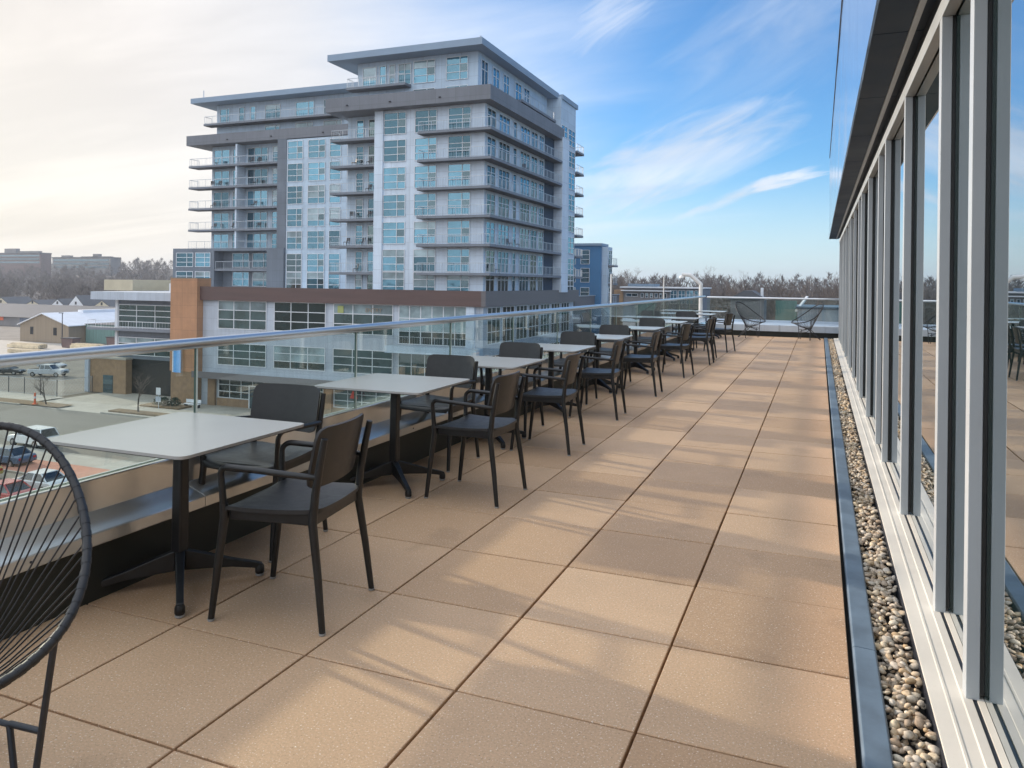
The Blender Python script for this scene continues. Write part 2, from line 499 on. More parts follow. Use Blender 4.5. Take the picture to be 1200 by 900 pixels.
class MB:
    def __init__(s):
        s.v, s.f, s.m = [], [], []

    def add(s, vs, fs, mi=0):
        o = len(s.v)
        s.v += [tuple(v) for v in vs]
        s.f += [tuple(i + o for i in f) for f in fs]
        s.m += [mi] * len(fs)
        return s

    def box(s, x0, x1, y0, y1, z0, z1, mi=0):
        vs = [(x0, y0, z0), (x1, y0, z0), (x1, y1, z0), (x0, y1, z0), (x0, y0, z1), (x1, y0, z1), (x1, y1, z1), (x0, y1, z1)]
        return s.add(vs, [(0, 3, 2, 1), (4, 5, 6, 7), (0, 1, 5, 4), (1, 2, 6, 5), (2, 3, 7, 6), (3, 0, 4, 7)], mi)

    def quad(s, a, b, c, d, mi=0):
        return s.add([a, b, c, d], [(0, 1, 2, 3)], mi)

    def extrude(s, prof, axis, a0, a1, mi=0):
        """closed 2-D profile swept along an axis ('x': prof=(y,z), 'y': prof=(x,z), 'z': prof=(x,y))"""
        def P(p, a):
            return {'x': (a, p[0], p[1]), 'y': (p[0], a, p[1]), 'z': (p[0], p[1], a)}[axis]
        n = len(prof)
        vs = [P(p, a0) for p in prof] + [P(p, a1) for p in prof]
        fs = [(i, (i + 1) % n, n + (i + 1) % n, n + i) for i in range(n)]
        fs += [tuple(range(n - 1, -1, -1)), tuple(range(n, 2 * n))]
        return s.add(vs, fs, mi)

    def tube(s, pts, rad, n=10, closed=False, caps=True, mi=0):
        pts = [Vector(p) for p in pts]
        k = len(pts)
        rs = rad if isinstance(rad, (list, tuple)) else [rad] * k
        vs, fs = [], []
        up = None
        for i, p in enumerate(pts):
            if closed:
                t = pts[(i + 1) % k] - pts[i - 1]
            else:
                t = pts[min(i + 1, k - 1)] - pts[max(i - 1, 0)]
            t.normalize()
            if up is None:
                up = Vector((0, 0, 1)) if abs(t.z) < 0.9 else Vector((0, 1, 0))
            a = t.cross(up)
            if a.length < 1e-6:
                a = t.orthogonal()
            a.normalize()
            b = a.cross(t).normalized()
            up = b
            for j in range(n):
                w = 2 * PI * j / n
                vs.append(p + (a * math.cos(w) + b * math.sin(w)) * rs[i])
        for i in range(k if closed else k - 1):
            for j in range(n):
                q = (i + 1) % k
                fs.append((i * n + j, i * n + (j + 1) % n, q * n + (j + 1) % n, q * n + j))
        if caps and not closed:
            fs.append(tuple(range(n - 1, -1, -1)))
            fs.append(tuple((k - 1) * n + j for j in range(n)))
        return s.add(vs, fs, mi)

    def bar(s, a, b, w, h, w2=None, h2=None, up=(0, 0, 1), mi=0):
        """rectangular bar from a to b with end sections w x h"""
        a, b = Vector(a), Vector(b)
        w2 = w if w2 is None else w2
        h2 = h if h2 is None else h2
        t = (b - a).normalized()
        u = Vector(up)
        sd = t.cross(u)
        if sd.length < 1e-5:
            sd = t.orthogonal()
        sd.normalize()
        u = sd.cross(t)
        vs = []
        for p, ww, hh in ((a, w, h), (b, w2, h2)):
            for sx, sz in ((-1, -1), (1, -1), (1, 1), (-1, 1)):
                vs.append(p + sd * sx * ww / 2 + u * sz * hh / 2)
        return s.add(vs, [(3, 2, 1, 0), (4, 5, 6, 7), (0, 1, 5, 4), (1, 2, 6, 5), (2, 3, 7, 6), (3, 0, 4, 7)], mi)

    def lathe(s, prof, c=(0, 0, 0), n=16, mi=0):
        vs, fs = [], []
        for r, z in prof:
            for j in range(n):
                w = 2 * PI * j / n
                vs.append((c[0] + r * math.cos(w), c[1] + r * math.sin(w), c[2] + z))
        for i in range(len(prof) - 1):
            for j in range(n):
                fs.append((i * n + j, i * n + (j + 1) % n, (i + 1) * n + (j + 1) % n, (i + 1) * n + j))
        fs.append(tuple(range(n - 1, -1, -1)))
        fs.append(tuple((len(prof) - 1) * n + j for j in range(n)))
        return s.add(vs, fs, mi)

    def shell(s, fn, a, b, r, th, n=6, mi=0):
        """rounded rectangle (half sizes a,b, corner r) bent by fn(x,y)->(pos, normal), thickness th"""
        def grid(L):
            g = [-L, -L + r * 0.35, -L + r]
            m = n
            g += [-(L - r) + 2 * (L - r) * i / m for i in range(1, m)]
            g += [L - r, L - r * 0.35, L]
            return g
        gx, gy = grid(a), grid(b)

        def warp(x, y):
            qx, qy = abs(x) - (a - r), abs(y) - (b - r)
            if qx > 0 and qy > 0:
                k = max(qx, qy) / math.hypot(qx, qy)
                qx, qy = qx * k, qy * k
                x, y = math.copysign(a - r + qx, x), math.copysign(b - r + qy, y)
            return x, y
        nx, ny = len(gx), len(gy)
        top, bot = [], []
        for x in gx:
            for y in gy:
                p, nn = fn(*warp(x, y))
                p, nn = Vector(p), Vector(nn).normalized()
                top.append(p + nn * th / 2)
                bot.append(p - nn * th / 2)
        fs = []
        o = nx * ny
        for i in range(nx - 1):
            for j in range(ny - 1):
                q = (i * ny + j, (i + 1) * ny + j, (i + 1) * ny + j + 1, i * ny + j + 1)
                fs.append(q)
                fs.append(tuple(o + k for k in reversed(q)))
        ring = [i * ny for i in range(nx)] + [(nx - 1) * ny + j for j in range(1, ny)] + \
               [i * ny + ny - 1 for i in range(nx - 2, -1, -1)] + [j for j in range(ny - 2, 0, -1)]
        for k in range(len(ring)):
            p, q = ring[k], ring[(k + 1) % len(ring)]
            fs.append((q, p, o + p, o + q))
        return s.add(top + bot, fs, mi)

    def build(s, name, mat, parent=None, org=None, bevel=0.0, smooth=False, seg=2):
        me = bpy.data.meshes.new(name)
        o = Vector((0, 0, 0))
        if parent is not None:
            o = Vector(ORG.get(parent.name, (0, 0, 0)))
        elif org is not None:
            o = Vector(org)
        me.from_pydata([(v[0] - o.x, v[1] - o.y, v[2] - o.z) for v in s.v], [], s.f)
        mats = mat if isinstance(mat, (list, tuple)) else [mat]
        for m_ in mats:
            me.materials.append(MATS[m_])
        if any(s.m):
            me.polygons.foreach_set('material_index', s.m)
        if smooth:
            me.polygons.foreach_set('use_smooth', [True] * len(me.polygons))
        me.update()
        ob = bpy.data.objects.new(name, me)
        COL.objects.link(ob)
        if smooth and smooth is not True:
            me.set_sharp_from_angle(angle=R(smooth))
        if bevel:
            md = ob.modifiers.new('bevel', 'BEVEL')
            md.width = bevel
            md.segments = seg
            md.limit_method = 'ANGLE'
            md.angle_limit = R(40)
        if parent is not None:
            ob.parent = parent
            ORG[ob.name] = tuple(o)
        else:
            ob.location = o
            ORG[ob.name] = tuple(o)
        return ob


ORG = {}


def tag(o, label=None, cat=None, group=None, kind=None):
    if label:
        o['label'] = label
    if cat:
        o['category'] = cat
    if group:
        o['group'] = group
    if kind:
        o['kind'] = kind
    return o


def thing(name, label, cat, loc=(0, 0, 0), rz=0.0, group=None):
    o = bpy.data.objects.new(name, None)
    o.empty_display_size = 0.2
    COL.objects.link(o)
    o.location = loc
    o.rotation_euler = (0, 0, rz)
    ORG[o.name] = tuple(loc)
    return tag(o, label, cat, group)


def proto(name, label, cat, group=None):
    """thing modelled round the origin, moved afterwards"""
    return thing(name, label, cat, (0, 0, 0), 0, group)


def copy_tree(o, parent=None):
    c = o.copy()
    COL.objects.link(c)
    if parent is not None:
        c.parent = parent
    for ch in list(KIDS.get(o.name, [])):
        copy_tree(ch, c)
    return c


KIDS = {}


def index_kids():
    KIDS.clear()
    for ob in COL.objects:
        if ob.parent is not None:
            KIDS.setdefault(ob.parent.name, []).append(ob)


# ================================================================== SETTING: ground, streets
G = -14.3


def sheet(name, x0, x1, y0, y1, z, mat, cat_label=None):
    ob = MB().quad((x0, y0, z), (x1, y0, z), (x1, y1, z), (x0, y1, z)).build(name, mat)
    tag(ob, kind='structure')
    return ob


gb = MB()
gb.quad((-2900, -1600, G - 0.06), (2300, -1600, G - 0.06), (2300, 2900, G - 0.06), (-2900, 2900, G - 0.06))
tag(gb.build('ground', 'ground'), kind='structure')
sheet('parking_lot', -240, -92.2, 70.5, 260, G - 0.03, 'lot')
sheet('road', -400, 120, 48.2, 64.2, G - 0.02, 'asphalt')
sheet('driveway', -90.5, -76.8, 64.2, 84, G - 0.015, 'concrete')
sheet('front_lot', -130, -6, 20, 42, G - 0.02, 'asphalt')
sheet('brick_paving', -130, -6, 42, 45.4, G + 0.10, 'red_brick')
sheet('near_pavement', -130, -6, 45.4, 48.0, G + 0.10, 'concrete')
sheet('far_pavement', -400, -90.5, 66.6, 70.3, G + 0.10, 'concrete')
sheet('podium_pavement', -76.8, -20, 64.5, 74.2, G + 0.10, 'concrete')
kb = MB()
kb.box(-130, -6, 48.0, 48.2, G - 0.1, G + 0.12)
kb.box(-400, -90.5, 64.2, 64.45, G - 0.1, G + 0.13)
kb.box(-76.8, -20, 64.2, 64.45, G - 0.1, G + 0.13)
kb.box(-130, -6, 41.85, 42.0, G - 0.1, G + 0.12)
tag(kb.build('kerb', 'kerb'), kind='structure')
ln = MB()
for i in range(30):
    ln.box(-190 + i * 6, -187 + i * 6, 56.0, 56.14, G - 0.015, G - 0.012)
tag(ln.build('lane_marking', 'lane_paint'), kind='structure')
sheet('verge', -400, -84.0, 64.45, 66.6, G + 0.12, 'mulch')
pb = MB()
pb.box(-76.4, -66.0, 64.9, 66.4, G, G + 0.28)
tag(pb.build('planting_bed', 'mulch', bevel=0.05), 'low mulched planting bed along the kerb by the driveway', 'planting bed')
pb = MB()
pb.box(-76.4, -70.2, 69.3, 71.4, G, G + 0.3)
tag(pb.build('planting_bed', 'mulch', bevel=0.05), 'small mulched bed against the orange pylon with dark shrubs', 'planting bed')

# ================================================================== TERRACE
T = 0.6096


def gx(c):
    return (c - 3.831) * T


def gy(r):
    return (r + 2.796) * T


XE = gx(4.0245)          # paving edge at the gravel side
YE = 21.62
pv = MB()
g = 0.0045
for c in range(-2, 4):
    x0, x1 = gx(c), (gx(c + 1) if c < 3 else XE)
    for r in range(-8, 33):
        y0, y1 = gy(r), gy(r + 1)
        y1 = min(y1, YE)
        if y1 - y0 < 0.1:
            continue
        dz = random.uniform(-0.0012, 0.0012)
        e = 0.0025
        a0, a1, b0, b1 = x0 + g + random.uniform(-.0008, .0008), x1 - g, y0 + g + random.uniform(-.0008, .0008), y1 - g
        vs = [(a0, b0, -0.05), (a1, b0, -0.05), (a1, b1, -0.05), (a0, b1, -0.05),
              (a0, b0, dz - e), (a1, b0, dz - e), (a1, b1, dz - e), (a0, b1, dz - e),
              (a0 + e, b0 + e, dz), (a1 - e, b0 + e, dz), (a1 - e, b1 - e, dz), (a0 + e, b1 - e, dz)]
        fs = [(0, 1, 5, 4), (1, 2, 6, 5), (2, 3, 7, 6), (3, 0, 4, 7), (4, 5, 9, 8), (5, 6, 10, 9), (6, 7, 11, 10), (7, 4, 8, 11), (8, 9, 10, 11)]
        pv.add(vs, fs)
tag(pv.build('terrace_paving', 'paver'), kind='structure')
tag(MB().box(-3.05, 0.62, -6, 22.3, -0.30, -0.055).build('roof_deck', 'deck'), kind='structure')

# blue-grey edging beside the pavers
ed = thing('metal_edging', 'blue-grey metal edging strip between the tan pavers and the gravel', 'edging', (XE, 0, 0))
y = -6.0
k = 0
while y < 21.6:
    y1 = min(y + 3.05, 21.62)
    prof = [(XE + 0.012, -0.05), (XE + 0.012, 0.012), (XE + 0.018, 0.019), (XE + 0.088, 0.016), (XE + 0.094, 0.008), (XE + 0.094, -0.05)]
    MB().extrude(prof, 'y', y + 0.002, y1 - 0.002).build('edging_length', 'edging', ed, bevel=0.002)
    y = y1
    k += 1

# gravel
XG0, XG1 = XE + 0.094, 0.343
ico = bmesh.new()
bmesh.ops.create_icosphere(ico, subdivisions=1, radius=1)
ICO1 = ([v.co.copy() for v in ico.verts], [tuple(v.index for v in f.verts) for f in ico.faces])
ico.free()
ico = bmesh.new()
bmesh.ops.create_icosphere(ico, subdivisions=2, radius=1)
ICO2 = ([v.co.copy() for v in ico.verts], [tuple(v.index for v in f.verts) for f in ico.faces])
ico.free()
rg = random.Random(5)
gm = MB()


def pebble(mb, x, y, z, s, base):
    ax = Vector((rg.uniform(0.75, 1.35), rg.uniform(0.6, 1.0), rg.uniform(0.36, 0.66))) * s
    rot = Euler((rg.uniform(-.5, .5), rg.uniform(-.5, .5), rg.uniform(0, 6.3))).to_matrix()
    off = Vector((rg.uniform(0, 99), rg.uniform(0, 99), rg.uniform(0, 99)))
    vs = []
    for v in base[0]:
        q = v * (1 + 0.42 * mnoise.noise(v * 1.1 + off) + 0.16 * mnoise.noise(v * 2.3 + off))
        q = rot @ Vector((q.x * ax.x, q.y * ax.y, q.z * ax.z))
        vs.append((x + q.x, y + q.y, z + q.z))
    mb.add(vs, base[1])


y = 1.75
while y < 21.4:
    near = y < 5.5
    step = 0.0145 if y < 8 else 0.022
    s0 = 0.0150 if y < 8 else 0.018
    y += step * 0.38
    x = rg.uniform(XG0 + 0.003, XG1 - 0.005)
    pebble(gm, x, y, -0.003 + rg.uniform(-0.008, 0.010), s0 * rg.uniform(0.6, 1.3), ICO2 if near else ICO1)
    if rg.random() < 0.75:
        pebble(gm, rg.uniform(XG0 + 0.003, XG1 - 0.005), y, -0.026 + rg.uniform(-0.006, 0.006), s0 * rg.uniform(0.7, 1.2), ICO1)
gv = gm.build('gravel', 'pebble', smooth=True)
tag(gv, 'mixed tan and grey river pebbles filling the strip beside the window wall', 'gravel', kind='stuff')

# ================================================================== PARAPET + GLASS RAILING
XB = -2.83


def parapet_profile(sgn=1):
    return


par = thing('parapet', 'low parapet with dark base and polished metal cap along the table side', 'parapet', (XB, 0, 0))
MB().box(-3.04, XB, -6, 21.7, -0.05, 0.285).build('base_wall', 'base_dark', par)
capb = MB()
prof = [(-2.80, 0.243), (-2.797, 0.247), (-2.797, 0.294), (-2.801, 0.299), (-2.935, 0.347), (-2.935, 0.482), (-2.938, 0.487), (-2.956, 0.488), (-2.960, 0.484),
        (-2.960, 0.43), (-3.045, 0.43), (-3.045, 0.47), (-3.06, 0.47), (-3.06, -0.4), (-3.055, -0.4), (-3.055, 0.29), (-2.82, 0.29), (-2.82, 0.243)]
y = -6.0
while y < 21.6:
    y1 = min(y + 2.98, 21.70)
    MB().extrude(prof, 'y', y + 0.0015, y1 - 0.0015).build('metal_cap', 'cap_metal', par, bevel=0.0015)
    y = y1
for i in range(12):
    yy = 0.55 + i * 1.49
    b = MB()
    b.tube([(-2.7985, yy, 0.272), (-2.793, yy, 0.272)], [0.006, 0.0045], 8)
    b.build('cap_screw', 'dark_trim', par)
# the far parapet
par2 = thing('parapet', 'low parapet with pale metal cap closing the far end of the terrace', 'parapet', (-1, 21.7, 0))
MB().box(-2.79, 1.2, 21.72, 21.95, -0.05, 0.15).build('base_wall', 'base_dark', par2)
prof2 = [(21.68, 0.135), (21.68, 0.300), (21.69, 0.308), (22.28, 0.345), (22.28, 0.405), (22.36, 0.408), (22.38, 0.40), (22.38, -0.4), (22.37, -0.4), (22.37, 0.25), (21.97, 0.25), (21.97, 0.135)]
for a, b_ in ((-2.96, -1.4), (-1.4, 0.15), (0.15, 1.2)):
    MB().extrude(prof2, 'x', a + 0.002, b_ - 0.002).build('metal_cap', 'tower_white', par2, bevel=0.002)


def glass_panel(name, x0, x1, y0, y1, z0, z1, parent, along='y'):
    b = MB()
    b.box(x0, x1, y0, y1, z0, z1)
    fs = [0, 0, 1, 0, 1, 0] if along == 'y' else [0, 0, 0, 1, 0, 1]
    # box faces: bottom, top, -y, +x, +y, -x
    if along == 'y':
        b.m = [1, 1, 1, 0, 2, 0]
    else:
        b.m = [1, 1, 0, 2, 0, 1]
    return b.build(name, ['rail_glass', 'glass_edge', 'glass_edge_dark'], parent)


rail = thing('glass_railing', 'long glass balustrade with round steel handrail beside the tables', 'railing', (-3.0, 0, 0.42))
yj = [-5.84 + 1.491 * i for i in range(19)]
for i in range(len(yj) - 1):
    a, b_ = yj[i] + 0.006, min(yj[i + 1], 22.30) - 0.006
    if b_ - a < 0.2:
        continue
    glass_panel('glass_panel', -3.036, -3.022, a, b_, 0.425, 1.014, rail)
yy = -6.0
while yy < 22.3:
    y1 = min(yy + 5.93, 22.32)
    MB().tube([(-3.029, yy + 0.001, 1.030), (-3.029, y1 - 0.001, 1.030)], 0.028, 20).build('handrail', 'steel', rail, smooth=50)
    yy = y1
rail2 = thing('glass_railing', 'glass balustrade with pale handrail across the far end of the terrace', 'railing', (-1, 22.33, 0.4))
for a, b_ in ((-2.97, -1.52), (-1.50, -0.05), (-0.03, 1.2)):
    glass_panel('glass_panel', a, b_, 22.323, 22.337, 0.41, 1.0, rail2, 'x')
MB().tube([(-2.975, 22.33, 1.015), (1.2, 22.33, 1.015)], 0.025, 16).build('handrail', 'steel', rail2, smooth=50)

# slim white poles and the gooseneck lamp beyond the railing
for (yp, lab) in ((12.05, 'slim white pole behind the railing, nearer of the two'), (16.55, 'slim white pole behind the railing, nearer the gooseneck lamp')):
    pl = thing('slim_pole', lab, 'pole', (-3.12, yp, 0.2), group='slim white poles behind the railing')
    MB().tube([(-3.12, yp, 0.1), (-3.12, yp, 1.52)], [0.016, 0.013], 8).build('pole', 'white_paint', pl, smooth=50)
    MB().box(-3.15, -3.062, yp - 0.03, yp + 0.03, 0.10, 0.22).build('clamp', 'white_paint', pl, bevel=0.004)
gl_ = thing('gooseneck_lamp', 'white gooseneck lamp post at the far corner of the railing', 'lamp', (-3.13, 22.2, 0.2))
pts = [(-3.13, 22.2, 0.0), (-3.13, 22.2, 1.36)]
for i in range(1, 7):
    a = PI / 4 * i / 6
    pts.append((-3.13 - 0.05 * (1 - math.cos(a)), 22.2, 1.36 + 0.05 * math.sin(a)))
pts += [(-3.40, 22.18, 1.62)]
for i in range(1, 6):
    a = PI / 4 + PI / 4 * i / 5
    pts.append((-3.40 - 0.10 * (math.sin(a) - math.sin(PI / 4)) * 1.2, 22.18, 1.62 + 0.07 * (math.sin(a) - math.sin(PI / 4))))
pts += [(-3.66, 22.16, 1.655)]
MB().tube(pts, 0.055, 12).build('post', 'white_paint', gl_, smooth=50)
MB().lathe([(0.02, 0.0), (0.065, -0.02), (0.08, -0.07), (0.07, -0.075)], (-3.66, 22.16, 1.63), 16).build('lamp_head', 'white_paint', gl_, smooth=40)
MB().box(-3.19, -3.062, 22.14, 22.26, 0.0, 0.12).build('base_bracket', 'white_paint', gl_, bevel=0.006)

# ================================================================== OFFICE BUILDING (window wall on the right, own walls below)
ob_ = thing('office_building', 'modern office wing with full-height reflective windows and dark overhang at right', 'building', (4, 8, 0))
MB().box(-3.03, 9, -6.2, 22.33, G, -0.305).build('lower_wall', 'tower_grey', ob_)
MB().box(0.62, 9, -6, 21.2, -0.05, 2.47).build('dark_interior', 'dark_recess', ob_)
YW0, YW1 = -2.85, 21.15
# channel face + sill
MB().box(0.344, 0.352, YW0, 21.3, -0.06, 0.026).build('sill_upstand', 'dark_trim', ob_)
prof = [(0.353, 0.0), (0.347, 0.030), (0.349, 0.034), (0.394, 0.038), (0.397, 0.041), (0.404, 0.0412), (0.406, 0.039), (0.440, 0.042), (0.444, 0.046), (0.470, 0.047),
        (0.471, 0.043), (0.483, 0.043), (0.484, 0.049), (0.503, 0.051), (0.503, 0.0)]
MB().extrude(prof, 'y', YW0, 21.25).build('window_sill', 'sill', ob_)
MB().box(0.4715, 0.4825, YW0, 21.2, 0.0435, 0.0445).build('sill_groove', 'dark_trim', ob_)
mul_y = [-1.42, -0.71, 0.01, 1.44, 2.87, 3.58, 5.01, 6.44, 7.15, 8.58, 10.01, 10.72, 12.15, 13.58, 14.29, 15.72, 17.15, 17.86, 19.29, 20.72]
ZH = 2.475
for yy in mul_y:
    m_ = MB().box(0.452, 0.491, yy - 0.032, yy + 0.032, 0.045, ZH).build('mullion', 'mullion', ob_, bevel=0.002)
    MB().box(0.4915, 0.5035, yy - 0.031, yy + 0.026, 0.062, ZH).build('gasket', 'gasket', m_)
for a, b_ in zip(mul_y[:-1], mul_y[1:]):
    MB().box(0.504, 0.512, a + 0.001, b_ - 0.001, 0.045, ZH + 0.02).build('window_pane', 'wall_glass', ob_)
# head frame, reveal, soffit, fascia
MB().box(0.452, 0.500, YW0, 21.2, ZH + 0.001, ZH + 0.075).build('head_frame', 'mullion', ob_, bevel=0.002)
MB().box(0.47, 0.62, YW0, 21.2, ZH + 0.076, 2.66).build('head_reveal', 'gasket', ob_)
sf = MB()
y = YW0
while y < 22.5:
    y1 = min(y + 1.43, 22.6)
    sf.box(0.232, 0.400, y + 0.004, y1 - 0.004, 2.652, 2.672)
    sf.box(0.432, 0.470, y + 0.004, y1 - 0.004, 2.652, 2.672)
    y = y1
sf.build('soffit', 'soffit', ob_)
MB().box(0.402, 0.430, YW0, 22.6, 2.645, 2.668).build('soffit_strip', 'mullion', ob_)
fa = MB()
y = YW0
zs = (2.645, 3.4, 4.15, 4.86)
while y < 22.5:
    y1 = min(y + 2.86, 22.62)
    fa.box(0.222, 0.234, y + 0.003, y1 - 0.003, 2.645, 4.86)
    y = y1
fa.build('fascia', 'fascia', ob_)
MB().box(0.212, 0.30, YW0, 22.63, 4.862, 4.93).build('fascia_trim', 'dark_trim', ob_)
MB().box(0.2355, 9, YW0, 22.61, 2.674, 4.86).build('upper_wall', 'tower_grey', ob_)

# ================================================================== FURNITURE


def make_chair():
    t = proto('armchair', '', 'chair')
    # facing -X; feet at the floor
    sh = 'chair_shell'

    def seat_fn(x, y):
        dip = -0.012 * (1 - (y / 0.215) ** 2) - 0.010 * math.cos((x + 0.02) / 0.22 * PI / 2)
        edge = -0.030 * max(0, (-x - 0.15) / 0.065) ** 2
        return (x - 0.005, y * (1 - 0.06 * (x / 0.22)), 0.452 + dip + edge + 0.012), (0, 0, 1)
    MB().shell(seat_fn, 0.215, 0.222, 0.055, 0.016).build('seat', sh, t, smooth=60)
    b = MB()
    for sy in (-1, 1):
        b.bar((-0.175, sy * 0.196, 0.428), (0.19, sy * 0.185, 0.428), 0.022, 0.045)
    b.bar((-0.185, -0.18, 0.430), (-0.185, 0.18, 0.430), 0.022, 0.040)
    b.bar((0.185, -0.18, 0.428), (0.185, 0.18, 0.428), 0.022, 0.045)
    b.build('seat_frame', 'black_metal', t, bevel=0.004)

    def back_fn(y, z):
        lean = (z - 0.0) * 0.20
        curve = -0.035 * (y / 0.21) ** 2
        return (0.222 + lean + curve, y * (1 - 0.02), 0.668 + z), (1, 0, -0.2)
    MB().shell(back_fn, 0.213, 0.122, 0.045, 0.011).build('backrest', sh, t, smooth=60)
    for sy in (-1, 1):
        # rear leg and upright, one bent tube
        pts, rr = [], []
        for p, r_ in (((0.250, sy * 0.226, 0.006), 0.0125), ((0.222, sy * 0.215, 0.22), 0.0155), ((0.192, sy * 0.204, 0.41), 0.0175), ((0.193, sy * 0.203, 0.45), 0.0175),
                      ((0.202, sy * 0.203, 0.54), 0.0165), ((0.222, sy * 0.206, 0.66), 0.0155), ((0.240, sy * 0.208, 0.752), 0.0135)):
            pts.append(p)
            rr.append(r_)
        l = MB().tube(pts, rr, 10).build('leg', 'black_metal', t, smooth=50)
        MB().lathe([(0.0115, 0), (0.0135, 0.003), (0.0135, 0.010)], (0.250, sy * 0.226, 0), 10).build('foot_glide', 'glide', l)
        pts, rr = [], []
        for p, r_ in (((-0.238, sy * 0.228, 0.006), 0.0125), ((-0.214, sy * 0.222, 0.22), 0.0155), ((-0.190, sy * 0.216, 0.42), 0.0175), ((-0.192, sy * 0.219, 0.47), 0.0165)):
            pts.append(p)
            rr.append(r_)
        l = MB().tube(pts, rr, 10).build('leg', 'black_metal', t, smooth=50)
        MB().lathe([(0.0115, 0), (0.0135, 0.003), (0.0135, 0.010)], (-0.238, sy * 0.228, 0), 10).build('foot_glide', 'glide', l)
        # arm: rises from the front leg, bends back to the upright
        P = [(-0.192, sy * 0.219, 0.455), (-0.199, sy * 0.226, 0.56)]
        c0 = Vector((-0.160, sy * 0.229, 0.588))
        for i in range(0, 7):
            a = PI - (PI / 2) * i / 6
            P.append((c0.x + 0.040 * math.cos(a), c0.y + sy * 0.002 * i, c0.z + 0.036 * math.sin(a)))
        P += [(-0.04, sy * 0.243, 0.620), (0.08, sy * 0.236, 0.612), (0.165, sy * 0.222, 0.604), (0.214, sy * 0.206, 0.600)]
        rr = [0.0145, 0.0135] + [0.0125] * 7 + [0.0125, 0.0125, 0.012, 0.0115]
        MB().tube(P, rr, 10).build('armrest', 'black_metal', t, smooth=50)
    return t


def make_table():
    t = proto('cafe_table', '', 'table')
    a = 0.386
    zt = 0.690

    def top_fn(x, y):
        return (x, y, zt - 0.006), (0, 0, 1)
    tb = MB().shell(top_fn, a, a, 0.035, 0.012)
    tb.build('table_top', 'tabletop', t, smooth=30)
    u = MB()

    def und(x, y):
        return (x, y, zt - 0.0145), (0, 0, 1)
    u.shell(und, a - 0.006, a - 0.006, 0.03, 0.004)
    u.box(-0.17, 0.17, -0.17, 0.17, zt - 0.026, zt - 0.0168)
    u.build('top_support', 'table_edge', t)
    MB().bar((0, 0, 0.10), (0, 0, zt - 0.026), 0.056, 0.056, 0.050, 0.050, up=(0, 1, 0)).build('post', 'black_metal', t, bevel=0.008, smooth=40)
    for k in range(4):
        ang = PI / 4 + k * PI / 2
        d = Vector((math.cos(ang), math.sin(ang), 0))
        b = MB()
        sd = Vector((-d.y, d.x, 0))
        sec = [(0.02, 0.165, 0.075, 0.020), (0.10, 0.140, 0.070, 0.018), (0.22, 0.098, 0.060, 0.015), (0.325, 0.068, 0.040, 0.015), (0.352, 0.058, 0.034, 0.015)]
        vs = []
        for q, zt_, zb_, w in sec:
            for s_, z_ in ((-1, zb_), (1, zb_), (1, zt_), (-1, zt_)):
                p = d * q + sd * s_ * w
                vs.append((p.x, p.y, z_))
        fs = []
        for i in range(len(sec) - 1):
            for j in range(4):
                fs.append((i * 4 + j, i * 4 + (j + 1) % 4, i * 4 + 4 + (j + 1) % 4, i * 4 + 4 + j))
        fs += [(3, 2, 1, 0), tuple(len(sec) * 4 - 4 + j for j in range(4))]
        l = b.add(vs, fs).build('leg', 'black_metal', t, bevel=0.004)
        c = d * 0.340
        MB().lathe([(0.014, 0.0), (0.019, 0.004), (0.019, 0.012)], (c.x, c.y, 0), 14).build('foot_glide', 'glide', l, smooth=40)
        MB().lathe([(0.017, 0.012), (0.021, 0.018), (0.021, 0.040), (0.016, 0.052)], (c.x, c.y, 0), 14).build('foot_cap', 'black_metal', l, smooth=40)
    return t


CH_ROW = [  # x, y, angle(deg), label
    (-2.040, 2.655, 8.0, 'black armchair nearest the camera, turned towards the railing at the first table'),
    (-2.043, 4.503, -1.5, 'black armchair on the aisle side of the second table, facing the railing'),
    (-2.080, 6.010, 1.6, 'black armchair on the aisle side of the third table, facing the railing'),
    (-2.120, 7.690, 3.0, 'black armchair on the aisle side of the fourth table, facing the railing'),
    (-2.080, 9.470, 1.5, 'black armchair on the aisle side of the fifth table, facing the railing'),
    (-2.030, 11.550, -9.0, 'black armchair slightly askew on the aisle side of the sixth table'),
    (-1.955, 13.500, -1.0, 'black armchair on the aisle side of the seventh table, overlapping the next chair'),
    (-2.010, 14.420, 2.0, 'black armchair half hidden between the seventh and eighth tables'),
    (-1.900, 16.200, -14.0, 'farthest black armchair of the aisle row, standing a little apart'),
]
CH_END = [
    (-2.690, 3.230, 94.0, 'black armchair between the first and second tables, its back to the second'),
    (-2.680, 5.180, 88.0, 'black armchair between the second and third tables, its back to the third'),
    (-2.660, 6.640, 90.0, 'black armchair between the third and fourth tables, its back to the fourth'),
    (-2.650, 8.520, 92.0, 'black armchair between the fourth and fifth tables, its back to the fifth'),
    (-2.650, 10.240, 90.0, 'black armchair between the fifth and sixth tables, its back to the sixth'),
    (-2.650, 12.780, 89.0, 'black armchair at the far end of the sixth table, back to the lamp'),
    (-2.640, 16.380, 91.0, 'black armchair at the far end of the eighth table, near the gooseneck lamp'),
]
